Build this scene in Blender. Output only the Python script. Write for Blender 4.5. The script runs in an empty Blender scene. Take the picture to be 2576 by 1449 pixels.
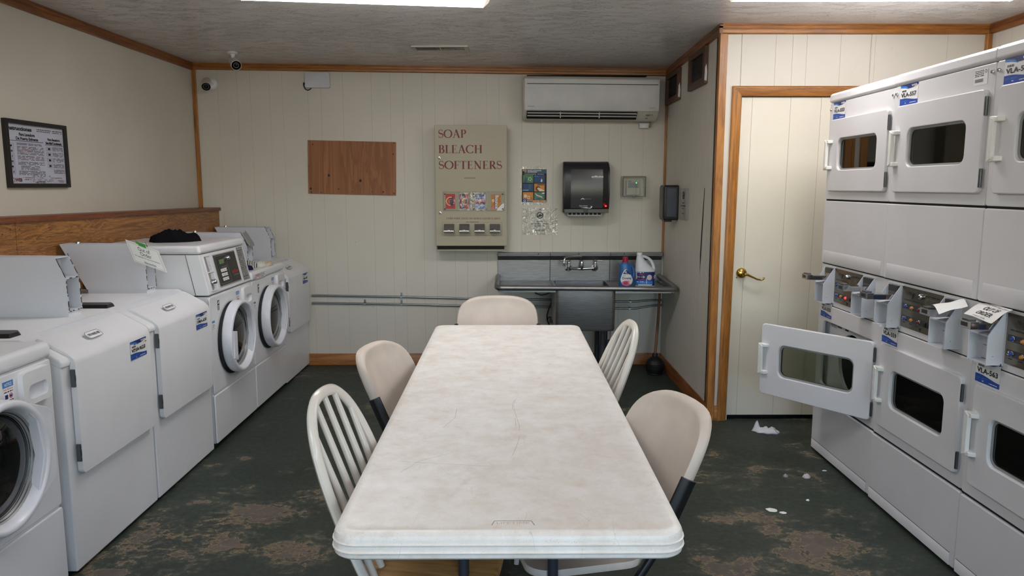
import bpy, bmesh, math, random
from mathutils import Matrix, Vector, noise as mnoise
PI = math.pi
R = math.radians
random.seed(7)
SC = bpy.context.scene
COL = SC.collection

# ------------------------------------------------------------------ materials
def lin(c):
    return tuple((x/255/12.92 if x/255 <= .04045 else ((x/255+.055)/1.055)**2.4) for x in c)
def new_mat(name):
    m = bpy.data.materials.new(name); m.use_nodes = True
    nt = m.node_tree
    b = nt.nodes.get('Principled BSDF')
    return m, nt, b
def N(nt, t, **kw):
    n = nt.nodes.new(t)
    for k, v in kw.items():
        if k in n.inputs.keys(): n.inputs[k].default_value = v
        else: setattr(n, k, v)
    return n
def ramp(nt, fac, stops):
    r = nt.nodes.new('ShaderNodeValToRGB')
    e = r.color_ramp.elements
    while len(e) < len(stops): e.new(.5)
    for i, (p, c) in enumerate(stops):
        e[i].position = p; e[i].color = (c[0], c[1], c[2], 1) if not isinstance(c, float) else (c, c, c, 1)
    nt.links.new(fac, r.inputs[0])
    return r.outputs[0]
def mapping(nt, scale, coord='Object'):
    tc = nt.nodes.new('ShaderNodeTexCoord')
    mp = nt.nodes.new('ShaderNodeMapping')
    mp.inputs['Scale'].default_value = scale
    nt.links.new(tc.outputs[coord], mp.inputs[0])
    return mp.outputs[0]
def noise(nt, vec, scale, detail=4, rough=.55, dist=0):
    n = nt.nodes.new('ShaderNodeTexNoise')
    n.inputs['Scale'].default_value = scale; n.inputs['Detail'].default_value = detail
    n.inputs['Roughness'].default_value = rough; n.inputs['Distortion'].default_value = dist
    nt.links.new(vec, n.inputs['Vector'])
    return n.outputs['Fac']
def mixc(nt, fac, a, b):
    m = nt.nodes.new('ShaderNodeMix'); m.data_type = 'RGBA'
    for sock, v in ((m.inputs[0], fac), (m.inputs[6], a), (m.inputs[7], b)):
        if hasattr(v, 'is_output'): nt.links.new(v, sock)
        elif isinstance(v, (int, float)): sock.default_value = v
        else: sock.default_value = (v[0], v[1], v[2], 1)
    return m.outputs[2]
def math_(nt, op, a, b=0.0, clamp=False):
    m = nt.nodes.new('ShaderNodeMath'); m.operation = op; m.use_clamp = clamp
    for sock, v in ((m.inputs[0], a), (m.inputs[1], b)):
        if hasattr(v, 'is_output'): nt.links.new(v, sock)
        else: sock.default_value = v
    return m.outputs[0]
def bump(nt, b, h, strength=.2, dist=.01):
    n = nt.nodes.new('ShaderNodeBump')
    n.inputs['Strength'].default_value = strength; n.inputs['Distance'].default_value = dist
    nt.links.new(h, n.inputs['Height']); nt.links.new(n.outputs[0], b.inputs['Normal'])
def plain(name, c, rough=.5, metal=0., spec=.5, var=.06, scale=6., emit=None, bmp=0., coat=0.):
    """solid finish with slight procedural mottling"""
    m, nt, b = new_mat(name)
    c = lin(c)
    v = mapping(nt, (1, 1, 1))
    f = noise(nt, v, scale)
    d = tuple(x*(1-var*2) for x in c); e = tuple(min(1, x*(1+var)) for x in c)
    nt.links.new(ramp(nt, f, [(.3, d), (.7, e)]), b.inputs['Base Color'])
    b.inputs['Roughness'].default_value = rough; b.inputs['Metallic'].default_value = metal
    b.inputs['Specular IOR Level'].default_value = spec
    b.inputs['Coat Weight'].default_value = coat
    if bmp: bump(nt, b, noise(nt, v, scale*40, 3), bmp, .002)
    if emit:
        b.inputs['Emission Color'].default_value = (*lin(emit[0]), 1); b.inputs['Emission Strength'].default_value = emit[1]
    return m
def wood(name, c1, c2, axis='X', rough=.45, scale=1., rings=0.):
    m, nt, b = new_mat(name)
    s = {'X': (1.2, 14, 14), 'Y': (14, 1.2, 14), 'Z': (14, 14, 1.2)}[axis]
    v = mapping(nt, tuple(x*scale for x in s))
    n1 = noise(nt, v, 3, 6, .6, .6 + rings)
    n2 = noise(nt, mapping(nt, tuple(x*scale*4 for x in s)), 4, 3, .6)
    f = math_(nt, 'ADD', math_(nt, 'MULTIPLY', n1, .75), math_(nt, 'MULTIPLY', n2, .25))
    if rings:
        f = math_(nt, 'ADD', math_(nt, 'MULTIPLY', f, .55), math_(nt, 'MULTIPLY', math_(nt, 'FRACT', math_(nt, 'MULTIPLY', n1, 9.)), .35))
    c1, c2 = lin(c1), lin(c2)
    nt.links.new(ramp(nt, f, [(.33, c2), (.62, c1)]), b.inputs['Base Color'])
    b.inputs['Roughness'].default_value = rough
    bump(nt, b, n2, .12, .002)
    return m

def enamel(name, c, rough=.28, dirt=.35):
    m, nt, b = new_mat(name)
    c = lin(c)
    v = mapping(nt, (1, 1, 1))
    f = noise(nt, v, 3, 5)
    base = ramp(nt, f, [(.3, tuple(x*.93 for x in c)), (.7, c)])
    # sparse scuffs
    sc = noise(nt, mapping(nt, (9, 9, 3.5)), 7, 6, .75)
    k = math_(nt, 'MULTIPLY', ramp(nt, sc, [(.70, 0.), (.76, 1.)]), dirt)
    nt.links.new(mixc(nt, k, base, lin((120, 110, 95))), b.inputs['Base Color'])
    b.inputs['Roughness'].default_value = rough
    b.inputs['Specular IOR Level'].default_value = .45
    bump(nt, b, noise(nt, v, 220, 2), .03, .001)
    return m

M = {}
M['enamel'] = enamel('white_enamel', (226, 227, 230))
M['enamel2'] = enamel('dryer_enamel', (222, 221, 223), .26)
M['steel_paint'] = enamel('painted_steel', (212, 215, 222), .42, .2)
M['plastic_white'] = plain('white_plastic', (232, 232, 234), .35)
M['plastic_ivory'] = plain('ivory_plastic', (232, 231, 226), .4)
M['ring_white'] = plain('door_ring_plastic', (226, 228, 235), .3)
M['black_plastic'] = plain('black_plastic', (22, 21, 22), .35)
M['black_rubber'] = plain('black_rubber', (13, 13, 14), .55)
M['dark'] = plain('dark_recess', (9, 9, 9), .8)
M['dark_gray'] = plain('dark_gray_plastic', (52, 53, 56), .3)
M['chip'] = plain('chipped_paint', (70, 62, 56), .8)
M['hinge'] = plain('hinge_steel', (105, 108, 110), .35, .8)
M['chrome'] = plain('chrome', (215, 217, 222), .12, 1., var=.02)
M['brass'] = plain('brass', (196, 160, 84), .18, 1.)
M['galv'] = plain('galvanised_conduit', (150, 155, 155), .35, .9)
M['paper'] = plain('white_paper', (238, 236, 234), .7, var=.03)
M['black_ink'] = plain('black_ink', (25, 24, 26), .6)
M['gray_ink'] = plain('gray_ink', (110, 108, 106), .7)
M['green_ink'] = plain('dark_green_ink', (38, 62, 50), .6)
M['maroon'] = plain('maroon_lettering', (112, 26, 36), .5)
M['navy'] = plain('navy_print', (24, 44, 108), .45)
M['blue'] = plain('blue_print', (34, 74, 165), .45)
M['lightblue'] = plain('light_blue_print', (62, 128, 200), .45)
M['red'] = plain('red_print', (200, 48, 44), .45)
M['orange'] = plain('orange_print', (214, 138, 52), .5)
M['green'] = plain('green_print', (78, 132, 84), .5)
M['teal'] = plain('teal_print', (52, 92, 112), .5)
M['cream_ink'] = plain('cream_print', (232, 214, 180), .5)
M['pink'] = plain('pink_print', (212, 120, 150), .5)
M['purple'] = plain('purple_print', (120, 50, 96), .5)
M['white_ink'] = plain('white_print', (230, 230, 230), .5, var=.02)
M['gold_pack'] = plain('gold_packet', (206, 132, 40), .35, var=.2, scale=60)
M['green_tape'] = plain('green_tape', (70, 160, 70), .4)
M['lcd'] = plain('lcd_glass', (98, 118, 76), .2)
M['plate_gray'] = plain('gray_instruction_plate', (150, 150, 148), .4)
M['beige_metal'] = enamel('beige_painted_metal', (176, 168, 146), .4, .25)
M['control'] = plain('brushed_control_panel', (128, 122, 110), .22, .85, var=.1)
M['cloth_black'] = plain('black_cloth', (17, 17, 21), .95, bmp=.4, spec=.1)
M['cloth_white'] = plain('white_sock', (205, 203, 195), .95, bmp=.4, spec=.1, var=.12, scale=30)
M['cloth_beige'] = plain('beige_sock', (206, 190, 166), .95, bmp=.4, spec=.1)
M['cloth_navy'] = plain('navy_sock', (30, 32, 66), .95, bmp=.4, spec=.1)
M['chair_white'] = enamel('glossy_white_chair_paint', (226, 221, 212), .25, .5)
M['chair_fabric'] = plain('beige_moulded_plastic', (208, 196, 184), .65, bmp=.25, var=.06)
M['frame_black'] = plain('black_tube', (24, 25, 29), .35)
M['leg_gray'] = plain('grey_powder_coat', (62, 66, 74), .4, .3)
M['seat_wood'] = wood('seat_wood', (214, 168, 104), (168, 116, 60), 'Y', .4)
M['ac_white'] = plain('ac_plastic', (206, 206, 204), .4, var=.04)
M['ac_cream'] = plain('ac_aged_plastic', (196, 192, 180), .45)
M['router'] = plain('router_plastic', (206, 207, 214), .4)
M['vent_brown'] = plain('brown_painted_wood', (92, 62, 46), .5, var=.15)
M['screen'] = plain('dark_screen', (24, 23, 26), .6)
M['bottle_blue'] = plain('blue_bottle', (44, 102, 168), .3)
M['bottle_white'] = plain('white_jug', (222, 224, 230), .35)
M['cap_red'] = plain('crimson_cap', (170, 28, 62), .35)
M['led_red'] = plain('red_led', (255, 40, 30), .3, emit=((255, 30, 20), 6))
M['led_green'] = plain('green_led', (60, 255, 90), .3, emit=((60, 255, 90), 4))
M['lamp_red'] = plain('lit_red_button', (240, 70, 80), .3, emit=((255, 60, 70), .6))
M['stick'] = wood('plunger_wood', (138, 92, 58), (88, 56, 36), 'Z', .6)
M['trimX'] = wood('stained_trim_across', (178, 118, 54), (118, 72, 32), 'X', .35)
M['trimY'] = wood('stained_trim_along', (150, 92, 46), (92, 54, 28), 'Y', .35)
M['trimZ'] = wood('stained_trim_upright', (182, 122, 56), (122, 76, 34), 'Z', .35)
M['capY'] = wood('cap_board', (136, 76, 44), (96, 52, 32), 'Y', .4)
M['plyY'] = wood('plywood_wainscot', (176, 122, 66), (122, 78, 40), 'Y', .4, .45, .5)
M['plyboard'] = wood('plywood_patch', (162, 108, 70), (136, 88, 54), 'Z', .6, .1, .5)

M['faint'] = plain('moulded_lettering', (196, 188, 176), .5)
M['navyblue'] = plain('poster_blue', (30, 72, 122), .5)
M['green2'] = plain('poster_sea_green', (76, 128, 112), .5)
M['paper_shade'] = plain('towel_behind_smoke', (58, 58, 60), .25)
M['lcdgray'] = plain('grey_lcd', (132, 142, 150), .2)
M['paper_cool'] = plain('cool_white_sheet', (222, 224, 236), .5, var=.02)
M['bright_sheet'] = plain('bright_laminated_sheet', (248, 248, 248), .3, var=.01)  # white raised to carry the laminate's reflection
M['tank'] = plain('blue_grey_tank', (58, 64, 80), .3)
M['film_paper'] = plain('laminated_notice', (188, 184, 174), .2, var=.03)

def stainless(name='brushed_stainless'):
    m, nt, b = new_mat(name)
    v = mapping(nt, (2, 2, 60))
    f = noise(nt, v, 6, 4)
    nt.links.new(ramp(nt, f, [(.3, lin((132, 131, 132))), (.7, lin((164, 163, 163)))]), b.inputs['Base Color'])
    b.inputs['Metallic'].default_value = 1.; b.inputs['Roughness'].default_value = .42
    bump(nt, b, f, .06, .001)
    return m
M['stainless'] = stainless()

def glass_thin(name, tint, op):
    """thin pane: tinted see-through film plus a sharp reflection"""
    m, nt, b = new_mat(name)
    nt.nodes.remove(b)
    out = nt.nodes['Material Output']
    tr = N(nt, 'ShaderNodeBsdfTransparent'); tr.inputs[0].default_value = (*tint, 1)
    gl = N(nt, 'ShaderNodeBsdfGlossy'); gl.inputs['Roughness'].default_value = .03
    fr = N(nt, 'ShaderNodeFresnel'); fr.inputs[0].default_value = 1.5
    f = math_(nt, 'ADD', fr.outputs[0], op, True)
    mx = N(nt, 'ShaderNodeMixShader')
    nt.links.new(f, mx.inputs[0]); nt.links.new(tr.outputs[0], mx.inputs[1]); nt.links.new(gl.outputs[0], mx.inputs[2])
    nt.links.new(mx.outputs[0], out.inputs[0])
    return m
M['navy_tray'] = plain('blue_grey_tray', (52, 62, 86), .3, .5)
M['glass_smoke'] = glass_thin('smoked_glass', (.34, .37, .36), .02)
M['glass_clear'] = glass_thin('clear_acrylic', (.98, .985, .985), .0)
M['glass_door'] = glass_thin('dryer_glass', (.62, .66, .60), .01)
M['film'] = glass_thin('clear_plastic_film', (.94, .94, .95), .06)
def crinkle():
    m, nt, b = new_mat('crinkled_clear_film')
    nt.nodes.remove(b); out = nt.nodes['Material Output']
    tr = N(nt, 'ShaderNodeBsdfTransparent'); tr.inputs[0].default_value = (.95, .95, .95, 1)
    gl = N(nt, 'ShaderNodeBsdfGlossy'); gl.inputs['Roughness'].default_value = .12
    bp = N(nt, 'ShaderNodeBump'); bp.inputs['Strength'].default_value = .9; bp.inputs['Distance'].default_value = .02
    nt.links.new(noise(nt, mapping(nt, (14, 14, 7)), 2.2, 3, .5, 1.2), bp.inputs['Height'])
    nt.links.new(bp.outputs[0], gl.inputs['Normal'])
    mx = N(nt, 'ShaderNodeMixShader'); mx.inputs[0].default_value = .2
    nt.links.new(tr.outputs[0], mx.inputs[1]); nt.links.new(gl.outputs[0], mx.inputs[2]); nt.links.new(mx.outputs[0], out.inputs[0])
    return m
M['crinkle'] = crinkle()
m, nt, b = new_mat('black_door_glass')
b.inputs['Base Color'].default_value = (.006, .006, .007, 1); b.inputs['Roughness'].default_value = .04
b.inputs['Specular IOR Level'].default_value = .6
bump(nt, b, noise(nt, mapping(nt, (1, 1, 1)), 9, 1), .08, .01)
M['black_glass'] = m
m, nt, b = new_mat('smoked_plastic_cover')
f = noise(nt, mapping(nt, (1, 1, 1)), 3)
nt.links.new(ramp(nt, f, [(.3, lin((30, 30, 33))), (.7, lin((42, 42, 46)))]), b.inputs['Base Color'])
b.inputs['Roughness'].default_value = .36
M['smoke'] = m

def mat_paint_wall(name, c, speck=.6, rough=.5, coarse=0.):
    m, nt, b = new_mat(name)
    c = lin(c)
    v = mapping(nt, (1, 1, 1))
    f = noise(nt, v, 1.6, 5)
    base = ramp(nt, f, [(.3, tuple(x*.92 for x in c)), (.7, c)])
    vo = nt.nodes.new('ShaderNodeTexVoronoi'); vo.inputs['Scale'].default_value = 7.; nt.links.new(v, vo.inputs['Vector'])
    sp = ramp(nt, vo.outputs['Distance'], [(.018, 1.), (.034, 0.)])
    pick = ramp(nt, noise(nt, v, 5.3, 1), [(.52, 0.), (.56, 1.)])
    k = math_(nt, 'MULTIPLY', math_(nt, 'MULTIPLY', sp, pick), speck)
    # scuffs
    sc = ramp(nt, noise(nt, mapping(nt, (3, 3, 2.2)), 4.5, 7, .72), [(.66, 0.), (.76, .22)])
    base = mixc(nt, sc, base, lin((120, 108, 90)))
    nt.links.new(mixc(nt, k, base, lin((45, 38, 32))), b.inputs['Base Color'])
    b.inputs['Roughness'].default_value = rough
    bump(nt, b, noise(nt, v, 90 if coarse else 160, 3), .25 if coarse else .06, .003)
    return m
M['wall_cream'] = mat_paint_wall('cream_panelling', (213, 208, 196))
M['wall_side'] = mat_paint_wall('cream_painted_board', (214, 208, 194), .25, .6, 1.)
M['door_cream'] = mat_paint_wall('cream_door_paint', (226, 220, 204), .35, .45)
M['groove'] = plain('panel_groove', (196, 188, 173), .7)

def mat_ceiling():
    m, nt, b = new_mat('textured_ceiling_paint')
    v = mapping(nt, (1, 1, 1))
    f = noise(nt, v, 1.4, 3)
    nt.links.new(ramp(nt, f, [(.3, lin((220, 218, 216))), (.7, lin((232, 230, 228)))]), b.inputs['Base Color'])
    b.inputs['Roughness'].default_value = .24; b.inputs['Specular IOR Level'].default_value = .5
    n1 = noise(nt, mapping(nt, (6, 18, 8)), 2.4, 5, .6, 1.4)
    n2 = noise(nt, mapping(nt, (7, 11, 8)), 1.3, 3, .55)
    ridge = ramp(nt, math_(nt, 'ABSOLUTE', math_(nt, 'SUBTRACT', n1, .5)), [(.0, 1.), (.035, 0.)])
    mask = ramp(nt, n2, [(.46, 0.), (.60, 1.)])
    h = math_(nt, 'ADD', math_(nt, 'MULTIPLY', ridge, math_(nt, 'MULTIPLY', mask, 1.)), math_(nt, 'MULTIPLY', noise(nt, mapping(nt, (14, 22, 8)), 4., 3, .5), .12))
    bump(nt, b, h, .75, .012)
    return m
M['ceiling'] = mat_ceiling()

def mat_floor():
    m, nt, b = new_mat('worn_green_floor_paint')
    v = mapping(nt, (1, 1, 1))
    big = noise(nt, v, 1.15, 2, .5)
    mid = noise(nt, v, 3.4, 8, .66, .5)
    streak = noise(nt, mapping(nt, (6, 9, 1)), 2.6, 8, .72, .6)
    fine = noise(nt, v, 34, 6, .7)
    # wear index
    w = math_(nt, 'ADD', math_(nt, 'MULTIPLY', mid, .55), math_(nt, 'MULTIPLY', streak, .35))
    w = math_(nt, 'ADD', w, math_(nt, 'MULTIPLY', big, .42))
    w = math_(nt, 'ADD', w, math_(nt, 'MULTIPLY', fine, .10))
    # where feet, carts and leaks have worn the paint through
    tc = nt.nodes.new('ShaderNodeTexCoord')
    total = None
    for x, y, sx, sy, k in ((1.33, 2.92, .16, .12, .15), (1.10, 2.85, .10, .09, .07), (.96, 3.16, .16, .06, .13), (1.13, 3.04, .06, .07, .10), (1.31, 3.78, .08, .07, .11), (1.12, 3.50, .10, .06, .09), (1.37, 2.68, .09, .04, .10),
                          (1.08, 3.95, .14, .08, .06), (.80, 2.76, .22, .12, .14), (-1.10, 3.22, .22, .13, .13), (-1.30, 2.92, .30, .16, .11), (-.86, 2.86, .22, .16, .13), (-1.43, 3.93, .08, .05, .12), (-1.16, 3.76, .12, .07, .09),
                          (-1.47, 3.70, .05, .04, .10), (-1.53, 2.70, .09, .05, .14), (-.95, 3.5, .16, .10, .08), (-1.50, 4.75, .05, .35, .05), (-1.1, 4.6, .3, .1, .05), (1.66, 4.33, .10, .035, .11), (-1.2, 5.8, .35, .04, .08)):
        sub = nt.nodes.new('ShaderNodeVectorMath'); sub.operation = 'SUBTRACT'; sub.inputs[1].default_value = (x, y, 0); nt.links.new(tc.outputs['Object'], sub.inputs[0])
        div = nt.nodes.new('ShaderNodeVectorMath'); div.operation = 'DIVIDE'; div.inputs[1].default_value = (sx, sy, 1); nt.links.new(sub.outputs[0], div.inputs[0])
        ln = nt.nodes.new('ShaderNodeVectorMath'); ln.operation = 'LENGTH'; nt.links.new(div.outputs[0], ln.inputs[0])
        mr = nt.nodes.new('ShaderNodeMapRange'); mr.interpolation_type = 'SMOOTHSTEP'; mr.inputs['From Min'].default_value = 1.7; mr.inputs['From Max'].default_value = 0.; mr.inputs['To Min'].default_value = 0.; mr.inputs['To Max'].default_value = k
        nt.links.new(ln.outputs['Value'], mr.inputs['Value'])
        total = mr.outputs[0] if total is None else math_(nt, 'MAXIMUM', total, mr.outputs[0])
    w = math_(nt, 'ADD', w, total)
    green = ramp(nt, noise(nt, v, 2.2, 6, .6), [(.3, lin((36, 44, 37))), (.7, lin((48, 58, 49)))])
    scuff = ramp(nt, w, [(.745, 0.), (.80, .75)])
    col = mixc(nt, math_(nt, 'MULTIPLY', scuff, ramp(nt, fine, [(.42, 0.), (.58, 1.)])), green, lin((100, 97, 84)))
    rim = ramp(nt, w, [(.816, 0.), (.823, 1.), (.831, 1.), (.838, 0.)])
    bare = ramp(nt, w, [(.825, 0.), (.835, 1.)])
    barec = ramp(nt, noise(nt, v, 6, 5, .6), [(.35, lin((84, 76, 69))), (.62, lin((100, 90, 82))), (.76, lin((134, 92, 62)))])
    col = mixc(nt, bare, col, barec)
    col = mixc(nt, math_(nt, 'MULTIPLY', rim, .75), col, lin((150, 128, 94)))
    nt.links.new(col, b.inputs['Base Color'])
    nt.links.new(ramp(nt, fine, [(.3, .45), (.7, .68)]), b.inputs['Roughness'])
    h = math_(nt, 'ADD', math_(nt, 'MULTIPLY', bare, -1.), math_(nt, 'MULTIPLY', fine, .5))
    bump(nt, b, h, .3, .003)
    return m
M['floor'] = mat_floor()

def mat_table():
    m, nt, b = new_mat('stained_granite_white_plastic')
    v = mapping(nt, (1, 1, 1))
    n1 = noise(nt, v, 13, 8, .7)
    base = ramp(nt, n1, [(.30, lin((220, 213, 203))), (.50, lin((230, 227, 221))), (.70, lin((239, 237, 235)))])
    st = ramp(nt, noise(nt, v, 7, 9, .78), [(.56, 0.), (.74, .42)])
    base = mixc(nt, st, base, lin((176, 150, 118)))
    sp = ramp(nt, noise(nt, v, 330, 2, .5), [(.67, 0.), (.72, .42)])
    base = mixc(nt, sp, base, lin((96, 90, 84)))
    # fine scratches
    w = nt.nodes.new('ShaderNodeTexVoronoi'); w.feature = 'DISTANCE_TO_EDGE'; w.inputs['Scale'].default_value = 9
    nt.links.new(mapping(nt, (1.3, .7, 1)), w.inputs['Vector'])
    s2 = math_(nt, 'MULTIPLY', ramp(nt, w.outputs['Distance'], [(.0, 1.), (.006, 0.)]), ramp(nt, noise(nt, v, 8, 2), [(.56, 0.), (.64, .35)]))
    base = mixc(nt, s2, base, lin((130, 116, 98)))
    nt.links.new(base, b.inputs['Base Color'])
    b.inputs['Roughness'].default_value = .42
    bump(nt, b, noise(nt, v, 260, 2), .08, .001)
    return m
M['table'] = mat_table()
def lamp(name, c, s):
    m, nt, b = new_mat(name)
    b.inputs['Base Color'].default_value = (.8, .8, .8, 1)
    b.inputs['Emission Color'].default_value = (*lin(c), 1); b.inputs['Emission Strength'].default_value = s
    return m
M['lens'] = lamp('lit_light_lens', (255, 251, 250), 8.6)

M['rose'] = plain('deep_rose_print', (186, 60, 104), .5)
M['cream_white'] = plain('pale_jug_print', (214, 200, 206), .5)
mm, nt, b = new_mat('striped_sock'); w_ = nt.nodes.new('ShaderNodeTexWave'); w_.inputs['Scale'].default_value = 22; w_.inputs['Distortion'].default_value = 3
nt.links.new(mapping(nt, (1, 1, 1)), w_.inputs['Vector']); nt.links.new(ramp(nt, w_.outputs['Fac'], [(.45, lin((84, 82, 80))), (.6, lin((206, 204, 196)))]), b.inputs['Base Color']); b.inputs['Roughness'].default_value = .95
M['sock_stripe'] = mm
mm, nt, b = new_mat('thin_white_bag'); b.inputs['Base Color'].default_value = (.78, .79, .83, 1); b.inputs['Roughness'].default_value = .35; b.inputs['Transmission Weight'].default_value = .25; b.inputs['Subsurface Weight'].default_value = .0
M['bag'] = mm

# ------------------------------------------------------------------ mesh builder
class MB:
    def __init__(s): s.v = []; s.f = []; s.m = []; s.mats = []; s.T = Matrix.Identity(4); s.sm = []
    def mi(s, mat):
        mat = M[mat] if isinstance(mat, str) else mat
        if mat not in s.mats: s.mats.append(mat)
        return s.mats.index(mat)
    def add(s, vs, fs, mat, smooth=True):
        o = len(s.v); k = s.mi(mat)
        s.v += [s.T @ Vector(p) for p in vs]
        for f in fs: s.f.append([i+o for i in f]); s.m.append(k); s.sm.append(smooth)
        return o
    def box(s, x0, x1, y0, y1, z0, z1, mat):
        vs = [(x, y, z) for z in (z0, z1) for y in (y0, y1) for x in (x0, x1)]
        s.add(vs, [(0, 2, 3, 1), (4, 5, 7, 6), (0, 1, 5, 4), (2, 6, 7, 3), (0, 4, 6, 2), (1, 3, 7, 5)], mat)
    def prism(s, pts, axis, a, b, mat, close=True):
        """pts: 2-D polygon. axis x: pts=(y,z); axis y: pts=(x,z); axis z: pts=(x,y)"""
        n = len(pts)
        def P(p, t): return {'x': (t, p[0], p[1]), 'y': (p[0], t, p[1]), 'z': (p[0], p[1], t)}[axis]
        vs = [P(p, a) for p in pts] + [P(p, b) for p in pts]
        fs = [(i, (i+1) % n, (i+1) % n + n, i+n) for i in range(n)]
        if close: fs += [tuple(range(n))[::-1], tuple(range(n, 2*n))]
        s.add(vs, fs, mat)
    def loft(s, loops, mat, cap0=True, cap1=True, closed=True):
        n = len(loops[0]); vs = [p for l in loops for p in l]; fs = []
        for k in range(len(loops)-1):
            for i in range(n if closed else n-1):
                j = (i+1) % n
                fs.append((k*n+i, k*n+j, (k+1)*n+j, (k+1)*n+i))
        if cap0: fs.append(tuple(range(n))[::-1])
        if cap1: fs.append(tuple(range((len(loops)-1)*n, len(loops)*n)))
        s.add(vs, fs, mat)
    def frame(s, outer, inner, y0, y1, mat, back=True):
        """plate in the xz plane between two loops of equal count"""
        n = len(outer)
        vs = [(p[0], y0, p[1]) for p in outer] + [(p[0], y0, p[1]) for p in inner] + [(p[0], y1, p[1]) for p in outer] + [(p[0], y1, p[1]) for p in inner]
        fs = []
        for i in range(n):
            j = (i+1) % n
            fs += [(i, j, n+j, n+i), (i, 2*n+i, 2*n+j, j), (n+i, n+j, 3*n+j, 3*n+i)]
            if back: fs.append((2*n+i, 3*n+i, 3*n+j, 2*n+j))
        s.add(vs, fs, mat)
    def slab(s, loop, y0, y1, mat):
        s.prism(loop, 'y', y0, y1, mat)
    def tube(s, pts, r, mat, n=10, caps=True, closed=False):
        pts = [Vector(p) for p in pts]; k = len(pts)
        rs = r if isinstance(r, (list, tuple)) else [r]*k
        vs = []; prev = None
        for i, p in enumerate(pts):
            if closed: d = pts[(i+1) % k] - pts[i-1]
            else: d = (pts[min(i+1, k-1)] - pts[max(i-1, 0)])
            d.normalize()
            if prev is None:
                u = d.orthogonal().normalized()
            else:
                u = (prev - d*prev.dot(d)).normalized()
            prev = u; w = d.cross(u)
            vs += [p + (u*math.cos(2*PI*j/n) + w*math.sin(2*PI*j/n))*rs[i] for j in range(n)]
        fs = []
        for i in range(k if closed else k-1):
            a = i*n; b_ = ((i+1) % k)*n
            for j in range(n):
                q = (j+1) % n
                fs.append((a+j, a+q, b_+q, b_+j))
        if caps and not closed: fs += [tuple(range(n))[::-1], tuple(range((k-1)*n, k*n))]
        s.add(vs, fs, mat)
    def ribbon(s, pts, nrm, w, d, mat):
        """rectangular section swept along pts; nrm = plane normal, w in plane, d along normal"""
        pts = [Vector(p) for p in pts]; nrm = Vector(nrm).normalized(); loops = []
        for i, p in enumerate(pts):
            t = (pts[min(i+1, len(pts)-1)] - pts[max(i-1, 0)]).normalized()
            u = nrm.cross(t).normalized()
            hw, hd, c = w/2, d/2, .3
            sec = [(-hw, -hd*c), (-hw*c, -hd), (hw*c, -hd), (hw, -hd*c), (hw, hd*c), (hw*c, hd), (-hw*c, hd), (-hw, hd*c)]
            loops.append([p + u*a + nrm*b for a, b in sec])
        s.loft(loops, mat)
    def lathe(s, prof, mat, axis='z', o=(0, 0, 0), n=32, cap=True, sx=1., sy=1.):
        loops = []
        for r, h in prof:
            l = []
            for j in range(n):
                a = 2*PI*j/n; ca, sa = math.cos(a)*r*sx, math.sin(a)*r*sy
                l.append({'z': (o[0]+ca, o[1]+sa, o[2]+h), 'y': (o[0]+ca, o[1]+h, o[2]+sa), 'x': (o[0]+h, o[1]+ca, o[2]+sa)}[axis])
            loops.append(l)
        s.loft(loops, mat, cap, cap)
    def sphere(s, c, r, mat, n=12, sc=(1, 1, 1)):
        prof = [(max(1e-4, r*math.sin(PI*i/n)), -r*math.cos(PI*i/n)) for i in range(n+1)]
        loops = [[(c[0]+rr*math.cos(2*PI*j/16)*sc[0], c[1]+rr*math.sin(2*PI*j/16)*sc[1], c[2]+h*sc[2]) for j in range(16)] for rr, h in prof]
        s.loft(loops, mat)
    def quad(s, p, mat): s.add(p, [tuple(range(len(p)))], mat, False)
    def poly(s, pts, y, mat):
        s.add([(p[0], y, p[1]) for p in pts], [tuple(range(len(pts)))], mat, False)
    def rect(s, x0, x1, z0, z1, y, mat): s.poly([(x0, z0), (x1, z0), (x1, z1), (x0, z1)], y, mat)
    def disc(s, x, z, r, y, mat, n=20, sz=1.): s.poly([(x+r*math.cos(2*PI*i/n), z+sz*r*math.sin(2*PI*i/n)) for i in range(n)], y, mat)
    def ringf(s, x, z, r0, r1, y, mat, n=28, sz=1.):
        a = [(x+r0*math.cos(2*PI*i/n), y, z+sz*r0*math.sin(2*PI*i/n)) for i in range(n)]
        b = [(x+r1*math.cos(2*PI*i/n), y, z+sz*r1*math.sin(2*PI*i/n)) for i in range(n)]
        s.add(a+b, [(i, (i+1) % n, n+(i+1) % n, n+i) for i in range(n)], mat, False)
    def text(s, body, x, z, h, y, mat, width=None, align='L', bold=0., shear=0., rot=0., yf=None):
        vs, fs, w, hh = glyphs(body, bold, shear)
        k = h/hh; kx = k if width is None else width/max(w, 1e-6)
        off = {'L': 0, 'C': -w*kx/2, 'R': -w*kx}[align]
        c, sn = math.cos(rot), math.sin(rot); out = []
        for px, pz in vs:
            ax, az = px*kx+off, pz*k
            X, Z = x+ax*c-az*sn, z+ax*sn+az*c
            out.append((X, y if yf is None else yf(X, Z)+y, Z))
        s.add(out, fs, mat, False)
    def greek(s, x0, x1, z, h, y, mat, seed=0, dens=.8, yf=None):
        """a line of print too small to read: word-length dashes"""
        rnd = random.Random(seed); x = x0
        while x < x1 - h:
            w = min(h*rnd.uniform(1.2, 5.), x1-x)
            if rnd.random() < dens or x == x0:
                yy = y if yf is None else y + yf(x+w/2, z)
                s.rect(x, x+w, z, z+h, yy, mat)
            x += w + h*.8
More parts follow.
